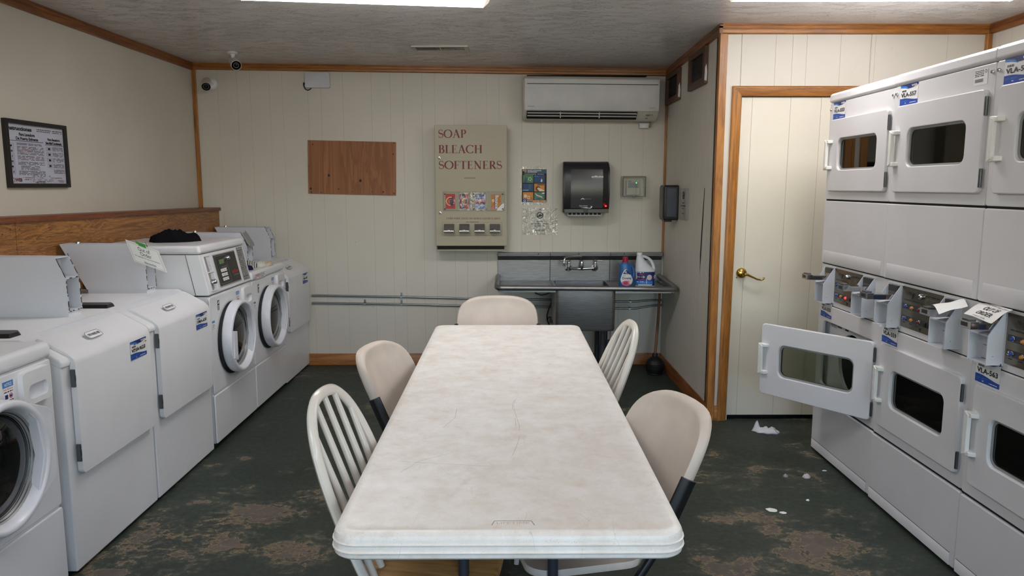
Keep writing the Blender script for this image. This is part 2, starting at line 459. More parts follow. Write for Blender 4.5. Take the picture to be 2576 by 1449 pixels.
    def build(s, name, parent=None, bevel=0., seg=2, angle=40, sub=0, solid=0., loc=None):
        me = bpy.data.meshes.new(name)
        me.from_pydata([tuple(p) for p in s.v], [], s.f)
        for mt in s.mats: me.materials.append(mt)
        me.polygons.foreach_set('material_index', s.m)
        me.polygons.foreach_set('use_smooth', s.sm)
        bm = bmesh.new(); bm.from_mesh(me); bmesh.ops.recalc_face_normals(bm, faces=[f for f in bm.faces if f.smooth]); bm.to_mesh(me); bm.free()
        me.set_sharp_from_angle(angle=R(angle))
        ob = bpy.data.objects.new(name, me); COL.objects.link(ob)
        if parent: ob.parent = parent
        if loc: ob.location = loc
        if solid:
            md = ob.modifiers.new('thick', 'SOLIDIFY'); md.thickness = solid; md.offset = 0
        if sub:
            md = ob.modifiers.new('sub', 'SUBSURF'); md.levels = sub; md.render_levels = sub
        if bevel:
            md = ob.modifiers.new('bevel', 'BEVEL'); md.width = bevel; md.segments = seg; md.limit_method = 'ANGLE'; md.angle_limit = R(35)
            md.harden_normals = True
        return ob

_gc = {}
def glyphs(body, bold, shear):
    key = (body, bold, shear)
    if key not in _gc:
        cu = bpy.data.curves.new('t', 'FONT'); cu.body = body; cu.size = 1.; cu.offset = bold; cu.shear = shear
        cu.resolution_u = 3
        ob = bpy.data.objects.new('t', cu)
        me = ob.to_mesh()
        vs = [(v.co.x, v.co.y) for v in me.vertices]; fs = [tuple(p.vertices) for p in me.polygons]
        ob.to_mesh_clear()
        bpy.data.objects.remove(ob); bpy.data.curves.remove(cu)
        mx = min((v[0] for v in vs), default=0); w = max((v[0] for v in vs), default=1)-mx
        _gc[key] = ([(a-mx, b) for a, b in vs], fs, w, .69)
    return _gc[key]

def rr(x0, x1, z0, z1, r, k=6):
    """rounded rectangle, 4*k points, counter-clockwise from the right side's top corner"""
    out = []
    for cx, cz, a0 in ((x1-r, z1-r, 0), (x0+r, z1-r, 90), (x0+r, z0+r, 180), (x1-r, z0+r, 270)):
        for i in range(k):
            a = R(a0+90*i/(k-1)); out.append((cx+r*math.cos(a), cz+r*math.sin(a)))
    return out
def circ(x, z, r, k=6, sz=1.):
    out = []
    for q in range(4):
        for i in range(k):
            a = R(90*q + 90*(i+.5)/k); out.append((x+r*math.cos(a), z+r*sz*math.sin(a)))
    return out

# serif capitals drawn as polygons (cap height 1)
def _stroke(path, ws):
    l, r_ = [], []
    for i, p in enumerate(path):
        a = path[max(i-1, 0)]; b = path[min(i+1, len(path)-1)]
        dx, dy = b[0]-a[0], b[1]-a[1]; L = math.hypot(dx, dy) or 1
        w = ws[i]/2
        l.append((p[0]-dy/L*w, p[1]+dx/L*w)); r_.append((p[0]+dy/L*w, p[1]-dx/L*w))
    return [[l[i], l[i+1], r_[i+1], r_[i]] for i in range(len(path)-1)]
def _rc(x0, y0, x1, y1): return [(x0, y0), (x1, y0), (x1, y1), (x0, y1)]
def _arc(cx, cy, rx, ry, a0, a1, wmin, wmax, n=18):
    path, ws = [], []
    for i in range(n+1):
        a = R(a0+(a1-a0)*i/n); path.append((cx+rx*math.cos(a), cy+ry*math.sin(a))); ws.append(wmin+(wmax-wmin)*abs(math.cos(a))**1.3)
    return _stroke(path, ws)
TH, TN, SF = .165, .062, .048
def _stem(x, y0=0, y1=1): return [_rc(x-TH/2, y0, x+TH/2, y1)]
def _srf(x, y, w=.3): return [_rc(x-w/2, y, x+w/2, y+SF)]
def serif_glyph(ch):
    if ch == 'O': return .95, _arc(.47, .5, .40, .485, 0, 360, TN, TH, 32)
    if ch == 'C': return .86, _arc(.47, .5, .40, .485, 42, 318, TN, TH, 26) + [_rc(.755, .72, .80, .98), _rc(.755, .06, .785, .26)]
    if ch == 'S':
        path = []; ws = []
        for i in range(33):
            t = i/32
            if t < .5:
                a = R(40 + 230*(t/.5)); cx, cy, rx, ry = .30, .745, .205, .235
            else:
                a = R(90 - 230*((t-.5)/.5)); cx, cy, rx, ry = .31, .265, .235, .245
            path.append((cx+rx*math.cos(a), cy+ry*math.sin(a))); ws.append(TN+(TH*1.0-TN)*math.exp(-((t-.5)/.17)**2))
        return .62, _stroke(path, ws) + [_rc(.46, .74, .50, .99), _rc(.075, .02, .115, .28)]
    if ch == 'A':
        return .86, _stroke([(.14, 0), (.42, 1)], [TN, TN]) + _stroke([(.41, 1), (.72, 0)], [TH, TH]) + [_rc(.24, .33, .60, .38)] + _srf(.14, 0, .26) + _srf(.72, 0, .30)
    if ch == 'P':
        return .68, _stem(.19) + _srf(.19, 0) + [_rc(.05, 1-SF, .36, 1), _rc(.2, .45, .36, .49)] + _arc(.36, .725, .20, .255, -90, 90, TN, TH)
    if ch == 'B':
        return .70, _stem(.19) + [_rc(.05, 0, .38, SF), _rc(.05, 1-SF, .36, 1), _rc(.2, .52, .36, .56)] + _arc(.34, .76, .19, .22, -90, 90, TN, TH) + _arc(.36, .28, .23, .26, -90, 90, TN, TH)
    if ch == 'L':
        return .66, _stem(.19) + [_rc(.05, 0, .60, SF), _rc(.56, 0, .60, .24)] + _srf(.19, 1-SF)
    if ch == 'E':
        return .68, _stem(.19) + [_rc(.05, 0, .60, SF), _rc(.57, 0, .61, .22), _rc(.05, 1-SF, .56, 1), _rc(.53, .80, .57, 1), _rc(.2, .50, .46, .54), _rc(.44, .42, .475, .62)]
    if ch == 'F':
        return .62, _stem(.19) + _srf(.19, 0) + [_rc(.05, 1-SF, .56, 1), _rc(.53, .80, .57, 1), _rc(.2, .50, .46, .54), _rc(.44, .42, .475, .62)]
    if ch == 'H':
        return .92, _stem(.19) + _stem(.71) + _srf(.19, 0) + _srf(.19, 1-SF) + _srf(.71, 0) + _srf(.71, 1-SF) + [_rc(.2, .50, .7, .55)]
    if ch == 'T':
        return .74, _stem(.37) + _srf(.37, 0) + [_rc(.04, 1-SF, .70, 1), _rc(.04, .78, .08, 1), _rc(.66, .78, .70, 1)]
    if ch == 'N':
        return .90, [_rc(.16, 0, .16+TN, 1), _rc(.68, 0, .68+TN, 1)] + _stroke([(.15, 1), (.71, 0)], [TH, TH]) + _srf(.18, 0, .24) + _srf(.70, 1-SF, .24) + [_rc(.02, 1-SF, .2, 1)]
    if ch == 'R':
        return .76, _stem(.19) + _srf(.19, 0) + [_rc(.05, 1-SF, .36, 1), _rc(.2, .47, .36, .51)] + _arc(.35, .735, .20, .245, -90, 90, TN, TH) + _stroke([(.36, .50), (.66, .02)], [TH, TH]) + [_rc(.58, 0, .74, SF)]
    if ch == 'I': return .38, _stem(.19) + _srf(.19, 0) + _srf(.19, 1-SF)
    if ch == 'D': return .84, _stem(.19) + [_rc(.05, 0, .36, SF), _rc(.05, 1-SF, .36, 1)] + _arc(.34, .5, .40, .48, -90, 90, TN, TH)
    if ch == 'U': return .84, [_rc(.14, .3, .14+TH, 1), _rc(.64, .3, .64+TN, 1)] + _arc(.43, .32, .225, .30, 180, 360, TH*.6, TH) + _srf(.2, 1-SF) + _srf(.66, 1-SF, .22)
    if ch == 'W': return 1.1, _stroke([(.08, 1), (.34, 0)], [TH, TH]) + _stroke([(.34, 0), (.55, 1)], [TN, TN]) + _stroke([(.52, 1), (.78, 0)], [TH, TH]) + _stroke([(.78, 0), (1.0, 1)], [TN, TN]) + _srf(.1, 1-SF, .24) + _srf(1.0, 1-SF, .2)
    if ch == 'M': return 1.05, [_rc(.14, 0, .14+TN, 1), _rc(.8, 0, .8+TH, 1)] + _stroke([(.16, 1), (.5, 0)], [TH, TH]) + _stroke([(.5, 0), (.84, 1)], [TN, TN]) + _srf(.16, 0, .22) + _srf(.87, 0)
    if ch == 'K': return .86, _stem(.19) + _srf(.19, 0) + _srf(.19, 1-SF) + _stroke([(.25, .45), (.68, 1)], [TN, TN]) + _stroke([(.36, .58), (.74, 0)], [TH, TH])
    if ch == 'X': return .8, _stroke([(.1, 1), (.66, 0)], [TH, TH]) + _stroke([(.1, 0), (.66, 1)], [TN, TN])
    if ch == 'Y': return .8, _stroke([(.08, 1), (.40, .45)], [TH, TH]) + _stroke([(.40, .45), (.70, 1)], [TN, TN]) + _stem(.4, 0, .5) + _srf(.4, 0) + _srf(.1, 1-SF, .24) + _srf(.7, 1-SF, .2)
    return .4, []
def serif(mb, body, x, z, h, y, mat, width=None, align='L', yf=None):
    tot = sum(serif_glyph(c)[0] for c in body)
    kx = h if width is None else width/tot
    if align == 'C': x -= tot*kx/2
    k_ = 0
    for c in body:
        w, ps = serif_glyph(c)
        for p in ps:
            k_ += 1; y -= 4e-5 if k_ % 24 else -4e-5*23      # overlapping strokes never share one plane
            q = [(x+a*kx, z+b*h) for a, b in p]
            if yf: mb.add([(a, y+yf(a, b), b) for a, b in q], [tuple(range(len(q)))], mat, False)
            else: mb.poly(q, y, mat)
        x += w*kx

# ------------------------------------------------------------------ object helpers
def tag(o, label, cat, group=None):
    o['label'] = label; o['category'] = cat
    if group: o['group'] = group
    return o
def thing(name, label, cat, loc=(0, 0, 0), rz=0., group=None):
    o = bpy.data.objects.new(name, None); COL.objects.link(o)
    o.empty_display_size = .05
    o.location = loc; o.rotation_euler = (0, 0, rz)
    return tag(o, label, cat, group)
def struct(o): o['kind'] = 'structure'; return o
def dup(o, parent=None):
    c = o.copy(); COL.objects.link(c)
    if parent: c.parent = parent
    for ch in list(o.children): dup(ch, c)
    return c

# ================================================================== THE SETTING
XL, XR, YB, YD, YF, XA = -2.48, 2.87, 6.08, 4.58, -1.9, 1.275
WX = -2.325                                                        # face of the plywood half wall
def ceil_z(x, y):
    t = max(0., (y-YD)/(YB-YD)); u = (x-XL)/(XA-XL)
    return 2.42 + t*(.011*(1-u) - .037*u)
mb = MB(); mb.box(XL-.2, XR+.2, YF-.2, YB+.2, -.12, 0, 'floor'); struct(mb.build('floor'))
mb = MB()
nx, ny = 12, 16
for sgn, dz in ((0, 0), (1, .1)):
    vs = [(XL-.05+(XR-XL+.1)*i/nx, YF-.05+(YB-YF+.1)*j/ny, 0) for j in range(ny+1) for i in range(nx+1)]
    vs = [(x, y, ceil_z(x, y)+dz) for x, y, z in vs]
    mb.add(vs, [(j*(nx+1)+i, j*(nx+1)+i+1, (j+1)*(nx+1)+i+1, (j+1)*(nx+1)+i) for j in range(ny) for i in range(nx)], 'ceiling')
struct(mb.build('ceiling'))

def panel_wall(name, p0, p1, z0, z1, grooves, inward, mat='wall_cream', th=.09, gw=.0012, gd=.0009):
    """board wall whose vertical V grooves are cut into the face; p0->p1 along the face, inward = unit vector into the room"""
    p0, p1, n = Vector((*p0, 0)), Vector((*p1, 0)), Vector((*inward, 0))
    L = (p1-p0).length; d = (p1-p0)/L
    prof = [(0, 0)]
    for g in sorted(grooves):
        if gw < g < L-gw: prof += [(g-gw, 0), (g, -gd), (g+gw, 0)]
    prof += [(L, 0), (L, -th), (0, -th)]
    pts = [p0+d*a+n*b for a, b in prof]
    mb = MB(); k = len(pts)
    lo = [(p.x, p.y, z0) for p in pts]; hi = [(p.x, p.y, z1) for p in pts]
    for i in range(k):
        j = (i+1) % k
        gr = prof[i][1] == -gd or prof[j][1] == -gd
        mb.add([lo[i], lo[j], hi[j], hi[i]], [(0, 1, 2, 3)], 'groove' if gr and prof[i][1] > -th*.9 and prof[j][1] > -th*.9 else mat, False)
    return struct(mb.build(name))
gx = [-2.285, -2.132, -2.029, -1.878, -1.775, -1.575, -1.471, -1.299, -1.073, -.923, -.822, -.672, -.571, -.42, -.32, -.16, -.06, .121, .272, .372, .521, .621, .818, .918, 1.093]
panel_wall('wall_back', (XL, YB), (XA+.1, YB), -.02, 2.46, [g-XL for g in gx], (0, -1))
wa = panel_wall('wall_alcove', (XA, YB), (XA, YD+.006), -.02, 2.46, [.10, .21, .30, .42, .50, .63, .78, .86, 1.0, 1.08, 1.2, 1.31, 1.41], (-1, 0))
mb = MB(); mb.add([(XA-.0015, 4.842, 1.46), (XA-.0015, 4.852, 1.46), (XA-.0015, 4.885, 1.22), (XA-.0015, 4.905, 1.02), (XA-.0015, 4.897, .9), (XA-.0015, 4.880, 1.02), (XA-.0015, 4.862, 1.22)], [(0, 1, 2, 3, 4, 5, 6)], 'dark', False)
mb.build('panel_split', wa)
# door wall, with the doorway cut out
DX0, DX1, DZ = 1.395, 2.165, 2.005
mb = MB()
def seg_wall(x0, x1, z0, z1, gs):
    xs = [x0]
    for g in gs:
        if x0+.01 < g < x1-.01: xs.append(g)
    xs.append(x1)
    for a, b_ in zip(xs[:-1], xs[1:]):
        mb.add([(a+.0014, YD, z0), (b_-.0014, YD, z0), (b_-.0014, YD, z1), (a+.0014, YD, z1)], [(0, 1, 2, 3)], 'wall_cream', False)
    for g in xs[1:-1]:
        mb.add([(g-.0014, YD, z0), (g, YD+.0014, z0), (g, YD+.0014, z1), (g-.0014, YD, z1)], [(0, 1, 2, 3)], 'groove', False)
        mb.add([(g, YD+.0014, z0), (g+.0014, YD, z0), (g+.0014, YD, z1), (g, YD+.0014, z1)], [(0, 1, 2, 3)], 'groove', False)
gd = [1.391, 1.598, 1.699, 1.783, 1.985, 2.191, 2.62]
seg_wall(XA, DX0, -.02, 2.46, []); seg_wall(DX0, DX1, DZ, 2.46, gd); seg_wall(DX1, XR+.1, -.02, 2.46, gd)
mb.box(XA, DX0, YD+.004, YD+.1, -.02, 2.46, 'wall_cream'); mb.box(DX0, DX1, YD+.004, YD+.1, DZ, 2.46, 'wall_cream'); mb.box(DX1, XR+.1, YD+.004, YD+.1, -.02, 2.46, 'wall_cream')
struct(mb.build('wall_doorway'))
panel_wall('wall_right', (XR, YD+.1), (XR, YF), -.02, 2.46, [.18, .3, .52, .68, .9, 1.1, 1.22, 1.5, 1.7, 2., 2.3, 2.6, 3., 3.4, 4., 4.6, 5.2], (-1, 0))
mb = MB(); mb.box(XL-.1, XL, YF-.1, YB+.1, -.02, 2.46, 'wall_side'); struct(mb.build('wall_left'))
# front wall behind the camera; window inferred and added unseen to supply daylight
mb = MB(); WX0, WX1, WZ0, WZ1 = .15, 2.05, .75, 2.15
VX0, VX1 = -2.25, -1.25
for b in ((XL-.1, VX0, -.02, 2.46), (VX1, WX0, -.02, 2.46), (VX0, VX1, -.02, WZ0), (VX0, VX1, WZ1, 2.46), (WX1, XR+.1, -.02, 2.46), (WX0, WX1, -.02, WZ0), (WX0, WX1, WZ1, 2.46)):
    mb.box(b[0], b[1], YF-.1, YF, b[2], b[3], 'wall_side')
struct(mb.build('wall_front'))
mb = MB()
for a, b_, c, d in ((WX0, WX1, WZ0, WZ0+.05), (WX0, WX1, WZ1-.05, WZ1), (WX0, WX0+.05, WZ0, WZ1), (WX1-.05, WX1, WZ0, WZ1), (1.075, 1.125, WZ0, WZ1)):
    mb.box(a, b_, YF-.08, YF+.01, c, d, 'trimX')
win = struct(mb.build('window_1', bevel=.003))
mb = MB(); mb.box(WX0+.04, WX1-.04, YF-.05, YF-.044, WZ0+.04, WZ1-.04, 'glass_clear'); mb.build('pane', win)

mb = MB()
for a, b_, c, d in ((VX0, VX1, WZ0, WZ0+.05), (VX0, VX1, WZ1-.05, WZ1), (VX0, VX0+.05, WZ0, WZ1), (VX1-.05, VX1, WZ0, WZ1)):
    mb.box(a, b_, YF-.08, YF+.01, c, d, 'trimX')
win = struct(mb.build('added_window_2', bevel=.003))  # unseen window added to throw daylight on the dryer fronts
mb = MB(); mb.box(VX0+.04, VX1-.04, YF-.05, YF-.044, WZ0+.04, WZ1-.04, 'glass_clear'); mb.build('pane', win)

# plywood half wall on the left with its cap board
def wz(y): return 1.300 + (YB-y)*.0106
mb = MB()
for a, b_ in ((YF, .66), (.662, 2.1), (2.102, 3.555), (3.557, YB)):
    mb.add([(WX, a, 0), (WX, b_, 0), (WX, b_, wz(b_)-.026), (WX, a, wz(a)-.026)], [(0, 1, 2, 3)], 'plyY', False)
mb.add([(WX-.004, YF, 0), (WX-.004, YB, 0), (WX-.004, YB, wz(YB)-.03), (WX-.004, YF, wz(YF)-.03), (XL, YF, 0), (XL, YB, 0), (XL, YB, wz(YB)-.03), (XL, YF, wz(YF)-.03)],
       [(0, 1, 2, 3), (4, 5, 6, 7), (3, 2, 6, 7)], 'dark', False)
for y, z in ((3.52, 1.27), (3.585, 1.266), (3.46, 1.25)):
    mb.add([(WX+.001, y+.004*math.cos(i), z+.004*math.sin(i)) for i in range(6)], [tuple(range(6))], 'black_ink', False)
struct(mb.build('wall_wainscot'))
mb = MB()
for a, b_ in ((YF, 3.538), (3.540, 5.66), (5.662, YB)):
    mb.loft([[(XL, y, wz(y)-.026), (WX+.014, y, wz(y)-.026), (WX+.017, y, wz(y)-.02), (WX+.017, y, wz(y)-.006), (WX+.012, y, wz(y)), (XL, y, wz(y))] for y in (a, b_)], 'capY')
struct(mb.build('trim_1'))

def moulding(name, p0, p1, inward, mat, h=.055, d=.02, drop=0.):
    """ribbed ceiling moulding following the slightly sagging ceiling"""
    n = Vector((*inward, 0)); loops = []
    prof = [(0, 0), (d, 0), (d, -.006), (d*.8, -.009), (d*.8, -.013), (d, -.016), (d, -.027), (d*.75, -.030), (d*.75, -.034), (d*.95, -.037), (d*.9, -h+.006), (d*.5, -h), (0, -h)]
    for t in [i/8 for i in range(9)]:
        p = Vector((*p0, 0)).lerp(Vector((*p1, 0)), t); z = ceil_z(p.x, p.y)+.002-drop
        loops.append([(p.x+n.x*a, p.y+n.y*a, z+b) for a, b in prof])
    mb = MB(); mb.loft(loops, mat); return struct(mb.build(name))
moulding('trim_2', (XL, YB), (XA, YB), (0, -1), 'trimX')
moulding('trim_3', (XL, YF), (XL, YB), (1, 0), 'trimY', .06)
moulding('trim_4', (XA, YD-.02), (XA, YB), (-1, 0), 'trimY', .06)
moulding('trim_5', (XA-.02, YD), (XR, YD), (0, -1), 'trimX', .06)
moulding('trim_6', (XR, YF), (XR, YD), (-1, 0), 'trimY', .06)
def upright(name, x0, x1, y0, y1, z0, z1, mat='trimZ'):
    mb = MB(); mb.box(x0, x1, y0, y1, z0, z1, mat); return struct(mb.build(name, bevel=.004))
upright('trim_7', XL, XL+.032, YB-.016, YB, 1.29, 2.38)
upright('trim_8', XA-.014, XA, YB-.032, YB, .93, 2.335)
upright('trim_9', XR-.03, XR, YD-.03, YD, 0, 2.365)
mb = MB(); mb.prism([(XA-.012, YD+.032), (XA, YD+.032), (XA, YD), (XA+.034, YD), (XA+.034, YD-.012), (XA-.012, YD-.012)], 'z', 0, 2.365, 'trimZ'); struct(mb.build('trim_10', bevel=.003))
# door casing: two boards and a mitred head, leaning very slightly like the door
def lean(x, z): return x + (z-1.)*.010
mb = MB()
cx0, cx1 = DX0-.058, DX0
def casing(pts, dirx=True):
    mb.loft([[(lean(x, z), y, z) for x, y, z in q] for q in pts], 'trimZ')
prof = [(0, 0), (0, -.014), (.006, -.018), (.016, -.018), (.019, -.014), (.024, -.014), (.027, -.017), (.052, -.013), (.058, -.010), (.058, 0)]
casing([[(cx0+a, YD+b, 0) for a, b in prof], [(cx0+a, YD+b, DZ+.058-a) for a, b in prof]])
casing([[(DX1+.058-a, YD+b, 0) for a, b in prof], [(DX1+.058-a, YD+b, DZ+.058-a) for a, b in prof]])
mb.loft([[(lean(cx0+a, DZ+.058-a), YD+b, DZ+.058-a) for a, b in prof], [(lean(DX1+.058-a, DZ+.058-a), YD+b, DZ+.058-a) for a, b in prof]], 'trimX')
struct(mb.build('trim_11'))
# the door
mb = MB()
xs = [DX0+.006] + [1.466, 1.698, 1.882, 2.03] + [DX1-.006]
for a, b_ in zip(xs[:-1], xs[1:]):
    mb.prism([(lean(a, .03)+.0015, .03), (lean(b_, .03)-.0015, .03), (lean(b_, DZ-.004)-.0015, DZ-.004), (lean(a, DZ-.004)+.0015, DZ-.004)], 'y', YD+.012, YD+.05, 'door_cream')
mb.prism([(lean(xs[0], .031)+.002, .031), (lean(xs[-1], .031)-.002, .031), (lean(xs[-1], DZ-.005)-.002, DZ-.005), (lean(xs[0], DZ-.005)+.002, DZ-.005)], 'y', YD+.0145, YD+.048, 'groove')
door = struct(mb.build('door_1'))
mb = MB(); mb.box(DX0-.02, DX1+.02, YD+.05, YD+.12, -.01, DZ+.02, 'dark'); mb.build('dark_gap', door)
hx, hz = 1.452, .937
mb = MB()
mb.lathe([(.001, -.026), (.014, -.026), (.024, -.022), (.031, -.014), (.033, -.004), (.033, 0)], 'brass', 'y', (hx, YD+.012, hz), 28)
mb.lathe([(.011, -.05), (.012, -.046), (.010, -.02)], 'brass', 'y', (hx+.004, YD+.012, hz-.002), 16)
mb.tube([(hx+.004, YD-.042, hz-.002), (hx+.022, YD-.046, hz-.004), (hx+.05, YD-.047, hz-.017), (hx+.08, YD-.047, hz-.031), (hx+.105, YD-.047, hz-.035), (hx+.118, YD-.047, hz-.030), (hx+.123, YD-.047, hz-.020)],
        [.010, .008, .006, .0055, .0055, .007, .006], 'brass', 12)
mb.build('door_handle', door)
mb = MB(); mb.ringf(hx+.004, hz-.002, .004, .0075, YD-.0395, 'dark')
mb.disc(1.424, .909, .004, YD+.0105, 'black_ink', 8); mb.build('screw_hole', door)

def base(name, p0, p1, inward, mat, h=.095, d=.014):
    n = Vector((*inward, 0)); mb = MB()
    prof = [(0, 0), (d, 0), (d, h-.022), (d*.7, h-.016), (d*.7, h-.010), (d*.5, h), (0, h)]
    mb.loft([[(p[0]+n.x*a, p[1]+n.y*a, b) for a, b in prof] for p in (p0, p1)], mat); return struct(mb.build(name))
base('baseboard_back', (WX, YB), (XA, YB), (0, -1), 'trimX')
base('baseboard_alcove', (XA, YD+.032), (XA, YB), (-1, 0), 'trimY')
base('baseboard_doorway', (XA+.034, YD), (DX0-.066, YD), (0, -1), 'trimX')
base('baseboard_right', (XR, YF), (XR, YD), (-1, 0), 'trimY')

# ================================================================== CAMERA
cam = bpy.data.cameras.new('camera'); co = bpy.data.objects.new('camera', cam); COL.objects.link(co)
FPX = 1880.; pitch = math.atan((724.5-467.)/FPX); yaw = math.atan(13./FPX*math.cos(pitch))
cam.sensor_width = 36.; cam.lens = FPX/2576.*36.; cam.clip_start = .05
co.location = (0, 0, 1.474); co.rotation_euler = (PI/2-pitch, 0, -yaw)
SC.camera = co

# ================================================================== CEILING LIGHTS, VENT, CAMERAS
def ceiling_light(name, label, c, length, rz, w=.30):
    t = thing(name, label, 'light', (c[0], c[1], 2.42), rz, None)
    L = length/2
    mb = MB(); mb.box(-L, L, -w/2+.02, w/2-.02, -.012, .0, 'plastic_white'); mb.build('housing', t)
    mb = MB(); prof = [(-w/2, -.012), (-w/2-.004, -.03), (-w/2+.012, -.082), (w/2-.012, -.082), (w/2+.004, -.03), (w/2, -.012)]
    mb.loft([[(x, a, b) for a, b in prof] for x in (-L+.025, L-.025)], 'lens', True, True, False)
    mb.build('lens', t, bevel=.006)
    for sg in (-1, 1):
        mb = MB(); mb.loft([[(sg*(L-.025), a*1.01, b-.001) for a, b in prof], [(sg*L, a*.86, b*.72-.004) for a, b in prof]], 'ivory_cap'); mb.build('end_cap', t)
    return t
M['ivory_cap'] = lamp('lit_end_cap', (244, 226, 196), .45)
ceiling_light('ceiling_light', 'long lit fluorescent ceiling light above the table, cut off by the top edge', 'light' and (-.665, 3.615), 1.19, R(7.2))
ceiling_light('ceiling_light', 'long lit fluorescent ceiling light in front of the door wall', (1.72, 3.545), 1.36, R(-1.))
ceiling_light('ceiling_light', 'unseen fluorescent ceiling light added behind the viewer, on the left', (-.9, .2), 1.22, 0)  # unseen pair, suggested by reflections, added to supply overhead light
ceiling_light('ceiling_light', 'unseen fluorescent ceiling light added behind the viewer, on the right', (1.5, .2), 1.22, 0)

t = thing('ceiling_vent', 'slim pale ceiling air register between the light and the back wall', 'vent', (-.455, 5.32, ceil_z(-.455, 5.3)), R(-1))
mb = MB(); mb.frame(rr(-.195, .195, -.09, .09, .004, 2), rr(-.165, .165, -.062, .062, .002, 2), -.009, 0, 'ac_cream'); mb.T = Matrix.Identity(4)
for i, p in enumerate(mb.v): mb.v[i] = Vector((p.x, p.z, p.y))
mb.box(-.006, .006, -.062, .062, -.007, -.001, 'ac_cream'); mb.build('register_frame', t)
mb = MB(); mb.box(-.165, .165, -.062, .062, -.001, .0, 'dark'); mb.build('dark_opening', t)
for i in range(30):
    if i in (14, 15): continue
    x = -.158+i*.0109
    mb = MB(); mb.box(x, x+.0026, -.062, .062, -.0075, -.002, 'ac_cream'); mb.build('vent_slat', t)

def bullet(body, dirv, t, leds):
    """bullet camera body at point, looking along dirv"""
    q = Vector((0, 0, 1)).rotation_difference(Vector(dirv).normalized()).to_matrix().to_4x4()
    T = Matrix.Translation(body) @ q
    mb = MB(); mb.T = T
    mb.lathe([(.012, -.075), (.030, -.072), (.034, -.06), (.034, .045), (.036, .046), (.036, .06), (.033, .06), (.033, .05)], 'camera_white', n=28); mb.build('camera_body', t)
    mb = MB(); mb.T = T
    mb.lathe([(.001, .053), (.033, .053), (.033, .05)], 'black_glass', n=28); mb.build('camera_face', t)
    mb = MB(); mb.T = T
    if leds:
        for i in range(16):
            a = 2*PI*i/16; mb.lathe([(.001, .0545), (.0022, .0545), (.0022, .053)], 'plate_gray', o=(.020*math.cos(a), .020*math.sin(a), 0), n=6)
        mb.lathe([(.001, .056), (.008, .0555), (.009, .053)], 'black_glass', n=16)
    else:
        mb.lathe([(.016, .053), (.0165, .056), (.0185, .056), (.019, .053)], 'plate_gray', n=24, cap=False)
        mb.lathe([(.001, .057), (.012, .0555), (.013, .053)], 'black_glass', n=16)
    mb.build('lens', t)
M['camera_white'] = plain('camera_shell', (214, 210, 204), .4)
zc = ceil_z(-1.97, 5.55)
t = thing('security_camera', 'white bullet security camera hanging from the ceiling', 'camera', (-1.965, 5.55, zc))
mb = MB(); mb.lathe([(.001, 0), (.036, 0), (.036, -.008), (.03, -.013), (.016, -.015), (.016, -.024), (.011, -.027), (.011, -.045), (.001, -.045)], 'plastic_white', n=24); mb.build('mount', t)
bullet((.018, -.012, -.078), (.42, -.80, -.42), t, False)
t = thing('security_camera', 'white bullet security camera on the back wall in the upper left corner', 'camera', (-2.325, YB, 2.268))
mb = MB(); mb.lathe([(.001, 0), (.042, 0), (.042, -.008), (.034, -.014), (.016, -.016), (.014, -.03), (.001, -.03)], 'plastic_white', 'y', n=24); mb.build('mount', t)
bullet((-.012, -.09, -.012), (.27, -.80, -.42), t, True)
t = thing('wifi_router', 'flat white wifi box with a black cable under the back ceiling trim', 'router', (-1.49, YB, 2.297), R(0))
mb = MB(); mb.T = Matrix.Rotation(R(.5), 4, 'Y'); mb.prism(rr(-.098, .098, -.06, .06, .014), 'y', -.034, 0, 'router'); mb.build('router_body', t, bevel=.004)
mb = MB(); mb.tube([(-.085, -.012, -.035), (-.112, -.012, -.02), (-.112, -.012, -.042), (-.10, -.014, -.068), (-.08, -.016, -.078), (-.06, -.016, -.07), (-.05, -.012, -.055)], .004, 'black_plastic')
mb.sphere((-.105, -.012, -.028), .012, 'black_plastic'); mb.build('cable', t)
mb = MB(); mb.disc(.082, .045, .0035, -.0352, 'white_ink', 10); mb.build('status_light', t)

